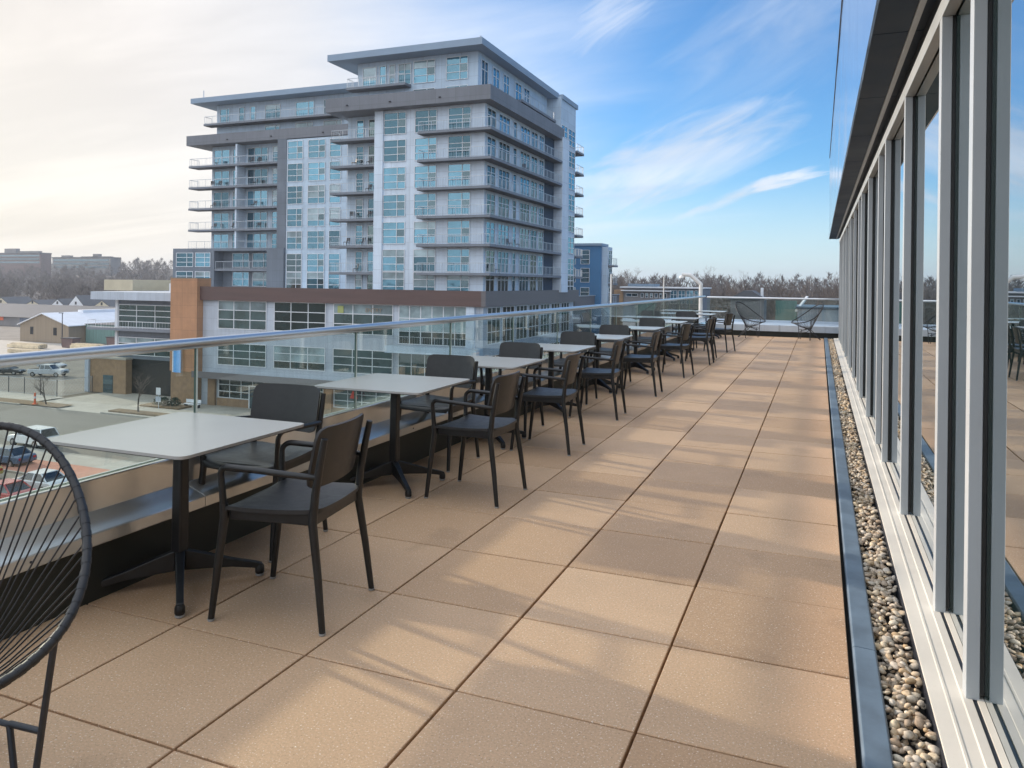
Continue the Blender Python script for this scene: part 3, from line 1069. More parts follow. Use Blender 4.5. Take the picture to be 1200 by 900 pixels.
TABLES = [
    (-2.625, 2.610, 0.5, 'square cafe table nearest the camera with pale grey top'),
    (-2.632, 4.470, 0.8, 'second square grey cafe table from the camera'),
    (-2.630, 6.030, 0.0, 'third square grey cafe table from the camera'),
    (-2.630, 7.680, -0.8, 'fourth square grey cafe table from the camera'),
    (-2.640, 9.530, 0.6, 'fifth square grey cafe table from the camera'),
    (-2.640, 11.750, 0.0, 'sixth square grey cafe table from the camera, its corner by the askew chair'),
    (-2.630, 13.950, 1.0, 'seventh square cafe table in the row'),
    (-2.640, 15.700, 0.0, 'eighth square cafe table in the row'),
    (-2.620, 18.100, -1.0, 'ninth square cafe table in the row, no chairs beside it'),
    (-2.600, 20.200, 0.0, 'farthest square cafe table, closest to the gooseneck lamp'),
]
ch0 = make_chair()
tb0 = make_table()
index_kids()
for i, (x, y, a, lab) in enumerate(CH_ROW + CH_END):
    o = ch0 if i == 0 else copy_tree(ch0)
    o.location = (x, y, 0)
    o.rotation_euler = (0, 0, R(a))
    tag(o, lab, 'chair', 'black armchairs at the cafe tables')
for i, (x, y, a, lab) in enumerate(TABLES):
    o = tb0 if i == 0 else copy_tree(tb0)
    o.location = (x, y, 0)
    o.rotation_euler = (0, 0, R(a))
    tag(o, lab, 'table', 'square cafe tables along the railing')


def make_lounge():
    """string lounge chair facing -X"""
    t = proto('string_lounge_chair', '', 'lounge chair')
    n = 72
    ring = []
    for i in range(n):
        a = 2 * PI * i / n
        # parameter: a=0 back top, a=pi front lip
        ca, sa = math.cos(a), math.sin(a)
        u = 0.5 - 0.5 * ca                       # 0 at back, 1 at front
        w = 0.375 * sa * (1.0 - 0.13 * ca)
        x = 0.36 - 0.74 * u + 0.0
        z = 0.925 - 0.50 * u - 0.10 * math.sin(PI * u) * 0.9
        ring.append(Vector((x, w, z)))
    MB().tube(ring, 0.0115, 12, closed=True).build('ring_frame', 'cord', t, smooth=True)
    hub_n = 30
    hub = []
    for i in range(hub_n):
        a = 2 * PI * i / hub_n
        hub.append(Vector((0.02 + 0.075 * math.cos(a), 0.075 * math.sin(a), 0.285)))
    MB().tube(hub, 0.009, 8, closed=True).build('hub_ring', 'black_metal', t, smooth=True)
    b = MB()
    m = 64
    for i in range(m):
        a = 2 * PI * (i - 0.22 * (i % 2)) / m
        f = a / (2 * PI) * n
        i0 = int(f) % n
        p = ring[i0].lerp(ring[(i0 + 1) % n], f - int(f))
        h = Vector((0.02 + 0.070 * math.cos(a), 0.070 * math.sin(a), 0.288))
        mid = p.lerp(h, 0.55) + Vector((0.0, 0, -0.012))
        b.tube([p, mid, h], 0.0025, 5, caps=False)
    b.build('cord_seat', 'cord', t, smooth=True)
    # wraps on the frame (small collars where cords loop round)
    wr = MB()
    for i in range(0, n):
        p, q = ring[i], ring[(i + 1) % n]
        wr.tube([p.lerp(q, 0.25), p.lerp(q, 0.75)], 0.0128, 8)
    wr.build('cord_wrapping', 'cord', t, smooth=50)
    # two front hairpins reaching up to the ring, one rear hairpin under the hub
    for s_ in (-1, 1):
        foot = Vector((-0.08, s_ * 0.27, 0.010))
        P = [Vector((0.0, s_ * 0.07, 0.275)), Vector((-0.055, s_ * 0.225, 0.255)), foot + Vector((0.012, -s_ * 0.014, 0)), foot + Vector((-0.012, s_ * 0.014, 0)),
             Vector((-0.09, s_ * 0.315, 0.28)), Vector((-0.10, s_ * 0.345, 0.495))]
        MB().tube(P, 0.0085, 10).build('leg', 'leg_steel', t, smooth=50)
    foot = Vector((0.33, 0.0, 0.010))
    MB().tube([Vector((0.03, 0.075, 0.275)), foot + Vector((0, 0.02, 0)), foot + Vector((0, -0.02, 0)), Vector((0.03, -0.075, 0.275))], 0.0085, 10).build('leg', 'leg_steel', t, smooth=50)
    st = MB()
    for s_ in (-1, 1):
        st.tube([(-0.055, s_ * 0.225, 0.257), (-0.088, s_ * 0.308, 0.25)], 0.008, 8)
    st.tube([(0.03, 0.075, 0.272), (-0.13, 0.19, 0.21), (-0.13, -0.19, 0.21), (0.03, -0.075, 0.272)], 0.008, 8)
    st.build('brace', 'leg_steel', t, smooth=50)
    return t


lg0 = make_lounge()
index_kids()
LOUNGE = [(-2.075, 1.23, 122.0, 'black string lounge chair at the left picture edge near the first table'),
          (-1.68, 20.75, 150.0, 'black string lounge chair by the far railing, facing right'),
          (-0.26, 20.70, 28.0, 'black string lounge chair at the far end of the gravel strip')]
for i, (x, y, a, lab) in enumerate(LOUNGE):
    o = lg0 if i == 0 else copy_tree(lg0)
    o.location = (x, y, 0)
    o.rotation_euler = (0, 0, R(a))
    tag(o, lab, 'lounge chair', 'black string lounge chairs')
# ================================================================== FAR ROOFTOP UNIT behind the end railing
hv = thing('rooftop_unit', 'grey metal rooftop unit with pale sloping edge behind the far railing', 'rooftop unit', (0.6, 25.5, 0))
MB().box(-0.60, 2.6, 24.2, 26.6, G + 8, 0.70).build('housing', 'spandrel', hv, bevel=0.02)
MB().box(-0.66, 2.6, 24.12, 26.66, 0.705, 0.76).build('lid', 'edging', hv, bevel=0.01)
MB().bar((-0.63, 24.1, 0.62), (-0.36, 26.0, 1.02), 0.07, 0.05).build('sloping_edge', 'white_paint', hv)
MB().box(-1.22, -0.62, 24.3, 24.34, -0.6, 0.92).build('screen_panel', 'teal_metal', hv, bevel=0.004)

# ================================================================== APARTMENT TOWER AND PODIUM


rb_ = random.Random(8)


def win_front(parent, x0, x1, z0, z1, y, cols=2, rows=3, split=0.63, name='window', sash=True, mat='tower_glass', fw=0.065, depth=0.05):
    """glazing on a wall that faces -Y; frame and opening light are sub-parts"""
    p = MB().box(x0 + 0.02, x1 - 0.02, y - depth * 0.4, y + 0.05, z0 + 0.02, z1 - 0.02).build(name, mat, parent)
    f = MB()
    d0, d1 = y - depth - 0.03, y - depth * 0.4 - 0.002
    f.box(x0, x1, d0, d1, z0, z0 + fw)
    f.box(x0, x1, d0, d1, z1 - fw, z1)
    f.box(x0, x0 + fw, d0, d1, z0 + fw, z1 - fw)
    f.box(x1 - fw, x1, d0, d1, z0 + fw, z1 - fw)
    xs = [x0 + (x1 - x0) * split] if cols == 2 else [x0 + (x1 - x0) * i / cols for i in range(1, cols)]
    for x in xs:
        f.box(x - fw / 2, x + fw / 2, d0 + 0.003, d1, z0 + fw, z1 - fw)
    for i in range(1, rows):
        z = z0 + (z1 - z0) * i / rows
        f.box(x0 + fw, x1 - fw, d0 + 0.006, d1, z - fw / 2, z + fw / 2)
    f.build('frame', 'frame_white', p)
    if name == 'window' and rb_.random() < 0.25:
        k = rb_.choice((0.33, 0.33, 0.66))
        MB().box(x0 + fw, x1 - fw, y - depth * 0.4 - 0.0015, y - depth * 0.4 - 0.001, z1 - (z1 - z0) * k + fw / 2, z1 - fw).build('blind', 'blind', p)
    if sash and cols == 2 and rows == 3:
        zz0, zz1 = z0 + (z1 - z0) / 3 + fw / 2, z0 + (z1 - z0) * 2 / 3 - fw / 2
        MB().box(xs[0] + fw / 2, x1 - fw, y - depth * 0.4 - 0.022, y - depth * 0.4 - 0.004, zz0, zz1).build('opening_light', 'sash_glass', p)
    return p


def win_right(parent, y0, y1, z0, z1, x, cols=2, rows=2, name='window', mat='tower_glass', fw=0.09, depth=0.05):
    """glazing on a wall that faces +X"""
    p = MB().box(x - 0.05, x + depth * 0.4, y0 + 0.02, y1 - 0.02, z0 + 0.02, z1 - 0.02).build(name, mat, parent)
    f = MB()
    d0, d1 = x + depth * 0.4 + 0.002, x + depth + 0.03
    f.box(d0, d1, y0, y1, z0, z0 + fw)
    f.box(d0, d1, y0, y1, z1 - fw, z1)
    f.box(d0, d1, y0, y0 + fw, z0 + fw, z1 - fw)
    f.box(d0, d1, y1 - fw, y1, z0 + fw, z1 - fw)
    for i in range(1, cols):
        yy = y0 + (y1 - y0) * i / cols
        f.box(d0, d1 - 0.003, yy - fw / 2, yy + fw / 2, z0 + fw, z1 - fw)
    for i in range(1, rows):
        z = z0 + (z1 - z0) * (i / rows if rows != 2 else 0.68)
        f.box(d0, d1 - 0.006, y0 + fw, y1 - fw, z - fw / 2, z + fw / 2)
    f.build('frame', 'frame_white', p)
    return p


def railing_run(b, pts, z, h=1.05, step=0.30):
    for p, q in zip(pts[:-1], pts[1:]):
        p, q = Vector((p[0], p[1], z)), Vector((q[0], q[1], z))
        L = (q - p).length
        for hh, w in ((h, 0.055), (0.12, 0.035)):
            b.bar(p + Vector((0, 0, hh)), q + Vector((0, 0, hh)), w, w)
        n = max(1, int(L / step))
        for i in range(n + 1):
            c = p.lerp(q, i / n)
            w = 0.05 if i % 5 == 0 else 0.014
            b.bar(c + Vector((0, 0, 0.0)), c + Vector((0, 0, h)), w, w)


def balcony(parent, poly, z, rail_pts, th=0.26, edge='slab_edge'):
    """slab with a profile in plan plus its railing (sub-part)"""
    s = MB().extrude(poly, 'z', z - th, z).build('balcony', edge, parent)
    MB().extrude([(p[0] * 1.0, p[1] * 1.0) for p in poly], 'z', z - th - 0.03, z - th - 0.002).build('balcony_soffit', 'slab', s)
    b = MB()
    railing_run(b, rail_pts, z)
    b.build('balcony_railing', 'rail_grey', s)
    return s


rt = random.Random(3)
tw = thing('apartment_tower', 'tall white and grey apartment tower with stacked balconies behind the brown podium', 'building', (-55, 85, G))
FZ = [2.32 + 3.085 * k for k in range(-1, 7)]      # floor levels
XR, YM, YL = -33.5, 75.0, 86.0
# main masses
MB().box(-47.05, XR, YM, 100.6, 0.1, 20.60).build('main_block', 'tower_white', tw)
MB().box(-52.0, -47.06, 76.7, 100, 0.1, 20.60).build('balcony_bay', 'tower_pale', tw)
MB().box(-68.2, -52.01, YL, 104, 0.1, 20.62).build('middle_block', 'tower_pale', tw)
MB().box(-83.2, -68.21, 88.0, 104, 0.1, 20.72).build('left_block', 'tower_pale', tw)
MB().box(-69.7, -68.18, YL - 0.1, 88.0, 5.7, 20.72).build('grey_pier', 'tower_grey', tw)
MB().box(-47.12, -46.02, YM - 0.25, YM - 0.002, 0.1, 20.6).build('white_pier', 'tower_white', tw)
MB().box(XR + 0.002, XR + 1.3, 97.8, 100.7, 0.1, 21.0).build('white_pier', 'tower_white', tw)
MB().box(XR - 4, XR + 0.02, 100.7, 107.6, 0.1, 27.2).build('rear_block', 'tower_pale', tw)
MB().box(XR + 0.003, XR + 0.10, 94.2, 97.75, 0.3, 20.6).build('end_shade_panel', 'recess_shade', tw)  # flat panel proud of the wall, shade of a recess put into its colour
# grey lower box on the left
gb_ = MB()
gb_.box(-88.1, -80.4, 85.6, 90, 0.1, 5.72)
gb_.box(-80.4, -71.1, 87.4, 90, 0.1, 5.72)
gb_.box(-71.1, -68.22, 85.6, 90, 0.1, 5.72)
gb_.box(-80.4, -71.1, 85.6, 87.4, 5.35, 5.72)
gb_.build('grey_box', 'tower_grey', tw)
# bands (parapets)
MB().box(-53.0, -32.25, 73.55, 98.6, 20.62, 22.18).build('roof_band', 'tower_band', tw)
MB().box(-86.1, -53.02, 85.9, 104, 20.74, 22.15).build('roof_band', 'tower_band', tw)
for x, y in ((-50.0, 73.5), (-44.4, 73.5), (-38.2, 73.5), (-78.5, 85.85), (-70.8, 85.85), (-62.2, 85.85)):
    MB().lathe([(0.14, 0), (0.16, 0.05), (0.1, 0.1)], (x, y, 21.2), 10).build('band_lamp', 'dark_trim', tw)
# penthouse
MB().box(-50.9, -35.3, 77.0, 100, 22.0, 26.94).build('penthouse', 'tower_pale', tw)
MB().box(-82.4, -52, 88.0, 103, 22.0, 26.80).build('penthouse', 'tower_pale', tw)
MB().box(-53.75, -33.9, 74.9, 101.0, 26.95, 27.70).build('roof_slab', 'tower_roof', tw)
MB().box(-33.95, -33.3, 101.02, 108.2, 26.9, 27.55).build('roof_edge', 'tower_roof', tw)
MB().box(-85.3, -53.77, 85.8, 103, 26.82, 27.54).build('roof_slab', 'tower_roof', tw)
MB().tube([(-84, 87, 27.5), (-84, 87, 28.9)], 0.06, 6).build('roof_aerial', 'rail_grey', tw)
MB().tube([(-34.6, 76, 27.7), (-34.6, 76, 28.2)], 0.12, 6).build('roof_aerial', 'rail_grey', tw)
# ---- windows, main front
for k, z in enumerate(FZ[:7]):
    if k == 0:
        z = 0.35 - 0.55
    for x0, x1 in ((-46.0, -43.12), (-42.0, -39.25), (-37.85, -35.1)):
        win_front(tw, x0, x1, z + 0.12, z + 2.60, YM - 0.02)
    win_front(tw, -50.75, -49.75, z + 0.10, z + 2.45, 76.68, 1, 3, name='window', sash=False)
    win_front(tw, -49.1, -47.15, z + 0.10, z + 2.45, 76.68, 2, 2, 0.5, name='balcony_door', sash=False, mat='podium_glass' if rt.random() < .4 else 'tower_glass')
    # middle block
    for i, (x0, x1) in enumerate(((-68.0, -65.45), (-64.6, -61.8), (-61.1, -59.3))):
        dk = k < 2 and i == 0
        win_front(tw, x0, x1, z + 0.12, z + 2.62, YL - 0.02, 2 if i < 2 else 1, 3, sash=not dk and i < 2, mat='sash_glass' if dk else 'tower_glass')
    win_front(tw, -58.3, -56.0, z + 0.12, z + 2.62, YL - 0.02, 2, 3)
for z in FZ[1:7]:
    balcony(tw, [(-53.2, 74.9), (-47.13, 74.9), (-47.13, 76.69), (-53.2, 76.69)], z, [(-53.1, 76.6), (-53.1, 75.0), (-47.2, 75.0)])
    if z < 20:
        pass
for z in FZ[1:7]:
    balcony(tw, [(-41.0, 73.7), (-32.2, 73.7), (-32.2, 97.79), (XR + 0.02, 97.79), (XR + 0.02, YM - 0.06), (-41.0, YM - 0.06)], z,
            [(-40.9, 74.9), (-40.9, 73.8), (-32.3, 73.8), (-32.3, 97.6)])
# ---- left block
for k, z in enumerate(FZ[2:7]):
    z0 = z + 0.1
    win_front(tw, -82.8, -79.9, z0, z + 2.5, 87.98, 2, 2, 0.5, name='balcony_door', sash=False)
    win_front(tw, -79.3, -77.5, z0 + 0.1, z + 2.5, 87.98, 2, 2, 0.55, sash=False)
    win_front(tw, -76.6, -73.0, z0, z + 2.5, 87.98, 3, 2, name='balcony_door', sash=False)
    win_front(tw, -72.2, -69.95, z0, z + 2.5, 87.98, 1, 3, sash=False)
    MB().box(-77.3, -77.0, 86.2, 87.97, z, z + 2.83).build('balcony_screen', 'tower_white', tw)
    if k > 0:
        balcony(tw, [(-85.7, 86.0), (-69.72, 86.0), (-69.72, 87.99), (-85.7, 87.99)], z, [(-85.6, 87.9), (-85.6, 86.1), (-69.8, 86.1)])
b = MB()
railing_run(b, [(-86.2, 86.6), (-71.5, 86.6)], 5.73)
b.build('terrace_railing', 'rail_grey', tw)
for z in (0.25, 2.95):
    for x0, x1 in ((-87.4, -84.2), (-83.8, -81.0)):
        win_front(tw, x0, x1, z + 0.1, z + 2.15, 85.58, 2, 3, sash=False)
    for x0, x1 in ((-78.6, -75.6), (-75.0, -71.9)):
        win_front(tw, x0, x1, z + 0.1, z + 2.15, 87.38, 2, 2, sash=False)
balcony(tw, [(-80.39, 85.7), (-71.12, 85.7), (-71.12, 87.37), (-80.39, 87.37)], 2.78, [(-80.3, 85.8), (-71.2, 85.8)])
# ---- right facade
for k, z in enumerate(FZ[:7]):
    if k == 0:
        z = -0.15
    for y0, y1, nm, cc in ((75.5, 77.9, 'glazed_bay', 2), (78.8, 82.0, 'glazed_bay', 3), (83.1, 84.2, 'narrow_window', 1), (85.4, 88.6, 'glazed_bay', 3),
                           (89.1, 91.4, 'glazed_bay', 2), (92.0, 93.8, 'narrow_window', 2)):  # wide bays are doors and windows alike under one part name
        win_right(tw, y0, y1, z + 0.1, z + 2.55, XR, cc, 2, name=nm, mat=rt.choice(['tower_glass', 'tower_glass', 'sash_glass', 'podium_glass']))
for k in range(8):
    z = FZ[k] if k else -0.1
    for y0, y1 in ((100.95, 103.6), (104.1, 107.3)):
        win_right(tw, y0, y1, z + 0.2, z + 2.6, XR + 0.02, 2, 3, name='rear_window', mat='tower_glass' if (y0 < 103 or k % 3) else 'sash_glass')
    if k:
        balcony(tw, [(-36.5, 107.62), (-33.2, 107.62), (-33.2, 111.2), (-36.5, 111.2)], z, [(-33.3, 107.7), (-33.3, 111.1), (-36.4, 111.1)])
# ---- penthouse windows
for x0, x1 in ((-43.4, -40.6), (-39.2, -36.5)):
    win_front(tw, x0, x1, 23.95, 26.55, 76.98)
    win_front(tw, x0, x1, 22.2, 23.3, 76.98, 2, 1, sash=False)
for x0, x1, c in ((-50.2, -48.3, 1), (-47.9, -47.0, 1), (-46.6, -45.8, 1), (-45.4, -43.7, 2)):
    win_front(tw, x0, x1, 23.95, 26.4, 76.98, c, 2, 0.5, sash=False)
balcony(tw, [(-51.6, 75.6), (-43.7, 75.6), (-43.7, 76.97), (-51.6, 76.97)], 23.85, [(-51.5, 76.9), (-51.5, 75.7), (-43.8, 75.7)])
for x0, x1, c in ((-81.8, -80.0, 2), (-78.3, -77.3, 1), (-76.2, -75.3, 1), (-73.6, -70.9, 2), (-68.3, -65.2, 2), (-63.6, -60.6, 3)):
    win_front(tw, x0, x1, 24.0, 26.2, 87.98, c, 2, 0.7, sash=False)
for x0, x1 in ((-73.6, -71.0), (-68.3, -65.4), (-63.6, -60.6)):
    win_front(tw, x0, x1, 22.2, 23.3, 87.98, 2, 1, 0.7, sash=False)
balcony(tw, [(-83.4, 86.4), (-60.2, 86.4), (-60.2, 87.97), (-83.4, 87.97)], 23.85, [(-83.3, 87.9), (-83.3, 86.5), (-60.3, 86.5)])
for y0, y1 in ((77.8, 79.6), (81.0, 83.0), (84.2, 86.0), (88.0, 90.2), (91.0, 93.0)):
    win_right(tw, y0, y1, 22.9, 26.3, -35.3, 2, 2, name='penthouse_window')
balcony(tw, [(-35.28, 87.5), (-34.1, 87.5), (-34.1, 100.5), (-35.28, 100.5)], 23.85, [(-34.2, 87.6), (-34.2, 100.4)])

# ---- chairs left out on the balconies


def balcony_chair(x, y, z, rz, lab):
    b = MB()
    b.box(-.25, .25, -.25, .25, .40, .46)
    b.bar((-.25, .24, .44), (-.25, .33, .95), .06, .04)
    b.bar((.25, .24, .44), (.25, .33, .95), .06, .04)
    b.box(-.22, .22, .27, .31, .55, .95)
    for sx in (-.22, .22):
        for sy in (-.22, .22):
            b.box(sx - .02, sx + .02, sy - .02, sy + .02, 0, .40)
    o = b.build('balcony_chair', 'dark_trim')
    o.location = (x, y, z + .002)
    o.rotation_euler = (0, 0, rz)
    tag(o, lab, 'chair', 'chairs left out on the tower balconies')


cr_ = random.Random(15)
for k in range(1, 7):
    for x0, x1, y in ((-83, -78, 87.0), (-76, -71, 87.0), (-52.5, -48, 75.8)):
        if (x0 < -60 and k < 3) or cr_.random() < 0.25:
            continue
        for j in range(cr_.randint(1, 2)):
            balcony_chair(cr_.uniform(x0, x1), y, FZ[k], cr_.uniform(-.8, .8), 'dark chair standing on a slab balcony of the front of the tall tower')
    for j in range(cr_.randint(0, 3)):
        balcony_chair(-32.85, cr_.uniform(77, 95), FZ[k], cr_.uniform(0.8, 2.2), 'dark chair standing on a balcony along the right side of the tall tower')

# ---- podium (a lower building in front of the tower)
po = thing('podium_building', 'long low podium with brown fascia band, white framed windows and dark canopy below the tower', 'building', (-55, 74, G))
YP = 74.0
MB().box(-72.5, -33.0, YP, 106, G, 0.02).build('body', 'spandrel', po)
MB().box(-72.7, -33.0, YP - 0.55, YP - 0.003, -1.27, 0.40).build('fascia_band', 'brown_panel', po)
MB().box(-32.998, -32.5, YP - 0.55, 107.0, -1.27, 0.40).build('fascia_band', 'grey_panel', po)
MB().box(-72.2, -33.1, YP + 0.02, 75.4, 0.03, 0.30).build('roof_kerb', 'tower_band', po)
secs = ((-68.7, -61.3), (-60.2, -52.85), (-51.8, -43.9))
for i, (x0, x1) in enumerate(secs):
    win_front(po, x0, x1, -4.75, -1.28, YP - 0.02, 3, 3, sash=False, mat='podium_glass', fw=0.085)
    win_front(po, x0, x1, -9.20, -6.45, YP - 0.02, 3, 3, sash=False, mat='podium_glass', fw=0.085)
    win_front(po, x0 + 0.2, x1 - 0.2, -13.2, -10.75, YP - 0.02, 4, 3, sash=False, mat='podium_glass', fw=0.085, name='shop_window')
    MB().box(x0, x1, YP - 0.12, YP - 0.003, G, -13.25).build('stall_riser', 'tan_brick', po)
for x in (-69.4, -60.75, -52.3, -43.3):
    MB().box(x - 0.55, x + 0.55, YP - 0.35, YP - 0.004, G, -10.65).build('brick_pier', 'tan_brick', po)
MB().box(-70.6, -44.0, YP - 2.2, YP - 0.005, -10.60, -10.2).build('canopy', 'tower_grey', po)
MB().box(-70.6, -44.0, YP - 2.35, YP - 2.2, -10.62, -9.85).build('canopy_edge', 'grey_panel', po)
d = MB().box(-63.6, -62.4, YP - 0.16, YP - 0.10, -14.2, -11.6).build('door', 'sash_glass', po)
f = MB()
for x0, x1, z0, z1 in ((-63.75, -63.6, -14.2, -11.45), (-62.4, -62.25, -14.2, -11.45), (-63.6, -62.4, -11.6, -11.45)):
    f.box(x0, x1, YP - 0.2, YP - 0.09, z0, z1)
f.build('frame', 'frame_white', d)
# corner bay with its balcony
win_front(po, -43.2, -34.9, -9.6, -6.45, YP - 0.02, 5, 2, sash=False, mat='podium_glass', fw=0.085)
win_front(po, -43.2, -34.9, -5.6, -1.28, YP - 0.02, 6, 3, sash=False, mat='podium_glass', fw=0.085)
win_front(po, -43.2, -34.9, -13.6, -10.4, YP - 0.02, 5, 2, sash=False, mat='podium_glass', fw=0.085, name='shop_window')
balcony(po, [(-44.0, 72.3), (-33.0, 72.3), (-33.0, 73.99), (-44.0, 73.99)], -5.7, [(-43.9, 73.9), (-43.9, 72.4), (-33.1, 72.4)], th=0.75, edge='tower_pale')
MB().box(-34.85, -33.9, YP - 0.3, YP - 0.003, G, -1.28).build('corner_pier', 'tower_white', po)
y = 75.0
i = 0
while y < 104:
    win_right(po, y, y + 3.6, -5.4, -1.35, -33.0, 3, 3, name='side_window', mat='podium_glass', fw=0.085)
    win_right(po, y, y + 3.6, -10.4, -6.6, -33.0, 3, 3, name='side_window', mat='podium_glass', fw=0.085)
    y += 4.2
# lettering on the glass and the small signs


def text(name, body, loc, size, rot, mat, parent):
    cu = bpy.data.curves.new(name, 'FONT')
    cu.body = body
    cu.size = size
    cu.extrude = 0.01
    cu.align_x = 'CENTER'
    ob = bpy.data.objects.new(name, cu)
    COL.objects.link(ob)
    dg = bpy.context.evaluated_depsgraph_get()
    me = bpy.data.meshes.new_from_object(ob.evaluated_get(dg))
    bpy.data.objects.remove(ob)
    me.materials.clear()
    me.materials.append(MATS[mat])
    o2 = bpy.data.objects.new(name, me)
    COL.objects.link(o2)
    o2.parent = parent
    po_ = Vector(ORG[parent.name])
    o2.location = Vector(loc) - po_
    o2.rotation_euler = rot
    ORG[o2.name] = tuple(po_)
    return o2


text('window_lettering', 'ENTRY', (-46.4, YP - 0.14, -2.2), 0.7, (PI / 2, 0, 0), 'tan_wall', po)
MB().box(-51.2, -50.4, YP - 0.14, YP - 0.11, -2.35, -1.55).build('window_emblem', 'yellow_sign', po)
sg = thing('hanging_sign', 'red hanging sign below the canopy of the podium, seen under the second table', 'sign', (-48.4, 73.2, -11))
MB().extrude([(-48.9, -11.9), (-47.9, -11.9), (-48.4, -10.7)], 'y', 73.1, 73.2).build('sign_board', 'red_sign', sg)
MB().tube([(-48.4, 73.15, -10.75), (-48.4, 73.15, -10.6)], 0.03, 6).build('hanger', 'dark_trim', sg)

# orange pylon with its blue banner
py = thing('orange_pylon', 'tall orange-brown panel pylon at the left end of the podium', 'pylon', (-74.5, 74, G))
MB().box(-75.45, -71.15, 73.0, 75.3, -10.2, 1.36).build('panel_shaft', 'orange_panel', py)
MB().box(-75.35, -71.25, 73.1, 75.2, G, -10.2).build('brick_base', 'tan_brick', py)
MB().box(-75.5, -71.1, 72.95, 75.35, 1.362, 1.46).build('coping', 'tan_wall', py)
bn_ = thing('blue_banner', 'blue vertical banner sign with pale edge on the orange pylon', 'sign', (-73.9, 72.9, -9))
MB().box(-74.4, -73.3, 72.55, 72.70, -10.3, -7.0).build('banner_face', 'blue_sign', bn_)
MB().box(-74.58, -74.4, 72.53, 72.72, -10.3, -7.0).build('banner_edge', 'frame_white', bn_)
MB().box(-74.7, -73.2, 72.45, 72.99, -7.0, -6.85).build('bracket', 'blue_sign', bn_)

# ================================================================== WEST OFFICE WING beside the pylon
wo_ = thing('west_office', 'low modern office wing with pale overhanging roof left of the orange pylon', 'building', (-86, 80, G))
MB().box(-92.4, -75.2, 75.5, 100, -1.62, -0.55).build('roof_slab', 'spandrel', wo_)
MB().box(-89.0, -75.5, 77.0, 98, -9.6, -1.63).build('upper_floors', 'tower_grey', wo_)
MB().box(-93.2, -75.5, 75.6, 76.99, -5.75, -5.42).build('balcony', 'slab_edge', wo_)
b = MB()
railing_run(b, [(-93.1, 76.9), (-93.1, 75.7), (-75.6, 75.7)], -5.42, 0.95, 0.5)
b.build('balcony_railing', 'frame_white', wo_)
win_front(wo_, -88.8, -75.6, -5.35, -2.25, 76.98, 4, 4, sash=False, mat='podium_glass', fw=0.085)
win_front(wo_, -88.8, -75.6, -9.1, -6.65, 76.98, 4, 3, sash=False, mat='podium_glass', fw=0.085)
MB().box(-89.3, -88.85, 76.8, 77.6, -9.6, -1.63).build('corner_post', 'frame_white', wo_)
MB().box(-93.6, -86.3, 76.0, 77.0, G, -9.7).build('garage_wall', 'tan_brick', wo_)
MB().box(-93.7, -86.2, 75.9, 77.1, -9.70, -9.45).build('wall_coping', 'concrete', wo_)
MB().box(-93.6, -92.9, 75.7, 75.99, G, -9.5).build('wall_end', 'spandrel', wo_)
MB().box(-93.4, -75.6, 77.3, 97, G, -9.61).build('garage_shade_block', 'gasket', wo_)  # solid block, its near-black colour stands in for the shade inside the garage
MB().box(-90.4, -88.6, 75.94, 75.99, G, -11.9).build('garage_door', 'sash_glass', wo_)
MB().box(-100, -94.2, 84.0, 92, -0.54, 1.05).build('stair_tower', 'cream_wall', wo_)
MB().box(-79.0, -78.2, 76.2, 77, -0.54, 0.7).build('chimney', 'frame_white', wo_)

# ================================================================== BUILDINGS BEHIND
bb = thing('blue_building', 'small blue apartment block with balconies right behind the tower', 'building', (-36, 120, G))
MB().box(-46, -32.3, 118.0, 121.8, G, 7.35).build('block', 'blue_wall', bb)
MB().box(-46.2, -32.1, 117.8, 122.0, 7.36, 7.75).build('roof_edge', 'tower_roof', bb)
MB().box(-32.29, -31.3, 118.6, 121.4, G, 7.2).build('side_wing', 'tower_pale', bb)
for z in (-1.6, 1.5, 4.4):
    win_front(bb, -35.6, -34.1, z, z + 2.3, 117.98, 1, 3, sash=False, mat='sash_glass')
    win_front(bb, -38.5, -36.4, z, z + 2.3, 117.98, 2, 2, 0.5, sash=False)
    win_right(bb, 119, 121, z, z + 2.3, -31.3, 2, 2)
    balcony(bb, [(-31.2, 118.8), (-30.3, 118.8), (-30.3, 121.2), (-31.2, 121.2)], z - 0.1, [(-31.2, 118.9), (-30.4, 118.9), (-30.4, 121.1)])
pr = thing('parking_roof', 'low grey parking roof stretching back from the podium', 'building', (-38, 120, G))
MB().box(-52, -33.6, 107.1, 117.7, G, -0.95).build('deck', 'grey_panel', pr)
MB().box(-33.58, -33.2, 107.1, 134, -2.2, -0.5).build('parapet_band', 'grey_panel', pr)
MB().box(-33.195, -33.05, 107.1, 134, -0.62, -0.49).build('parapet_cap', 'rail_grey', pr)

fb = thing('flat_roofed_building', 'long flat-roofed building with white trim and blue glass beyond the poles', 'building', (-28, 142, G))
MB().box(-35.6, -33.9, 139.8, 150, G, 0.2).build('brick_end', 'tan_brick', fb)
MB().box(-33.88, -25.5, 140, 150, G, 0.55).build('block', 'far_wall', fb)
MB().box(-25.48, -19.4, 140, 150, G, 0.55).build('glass_block', 'tower_grey', fb)
MB().box(-34.4, -19.2, 139.3, 150.5, 0.62, 0.85).build('roof_edge', 'frame_white', fb)
MB().box(-34.2, -24.9, 139.2, 139.99, 0.02, 0.2).build('canopy_trim', 'frame_white', fb)
MB().box(-33.5, -28.5, 142, 147, 0.86, 1.4).build('roof_plant', 'edging', fb)
for i in range(6):
    win_front(fb, -30.6 + i * 0.86, -30.1 + i * 0.86, -1.2, -0.3, 139.98, 1, 1, sash=False, mat='sash_glass')
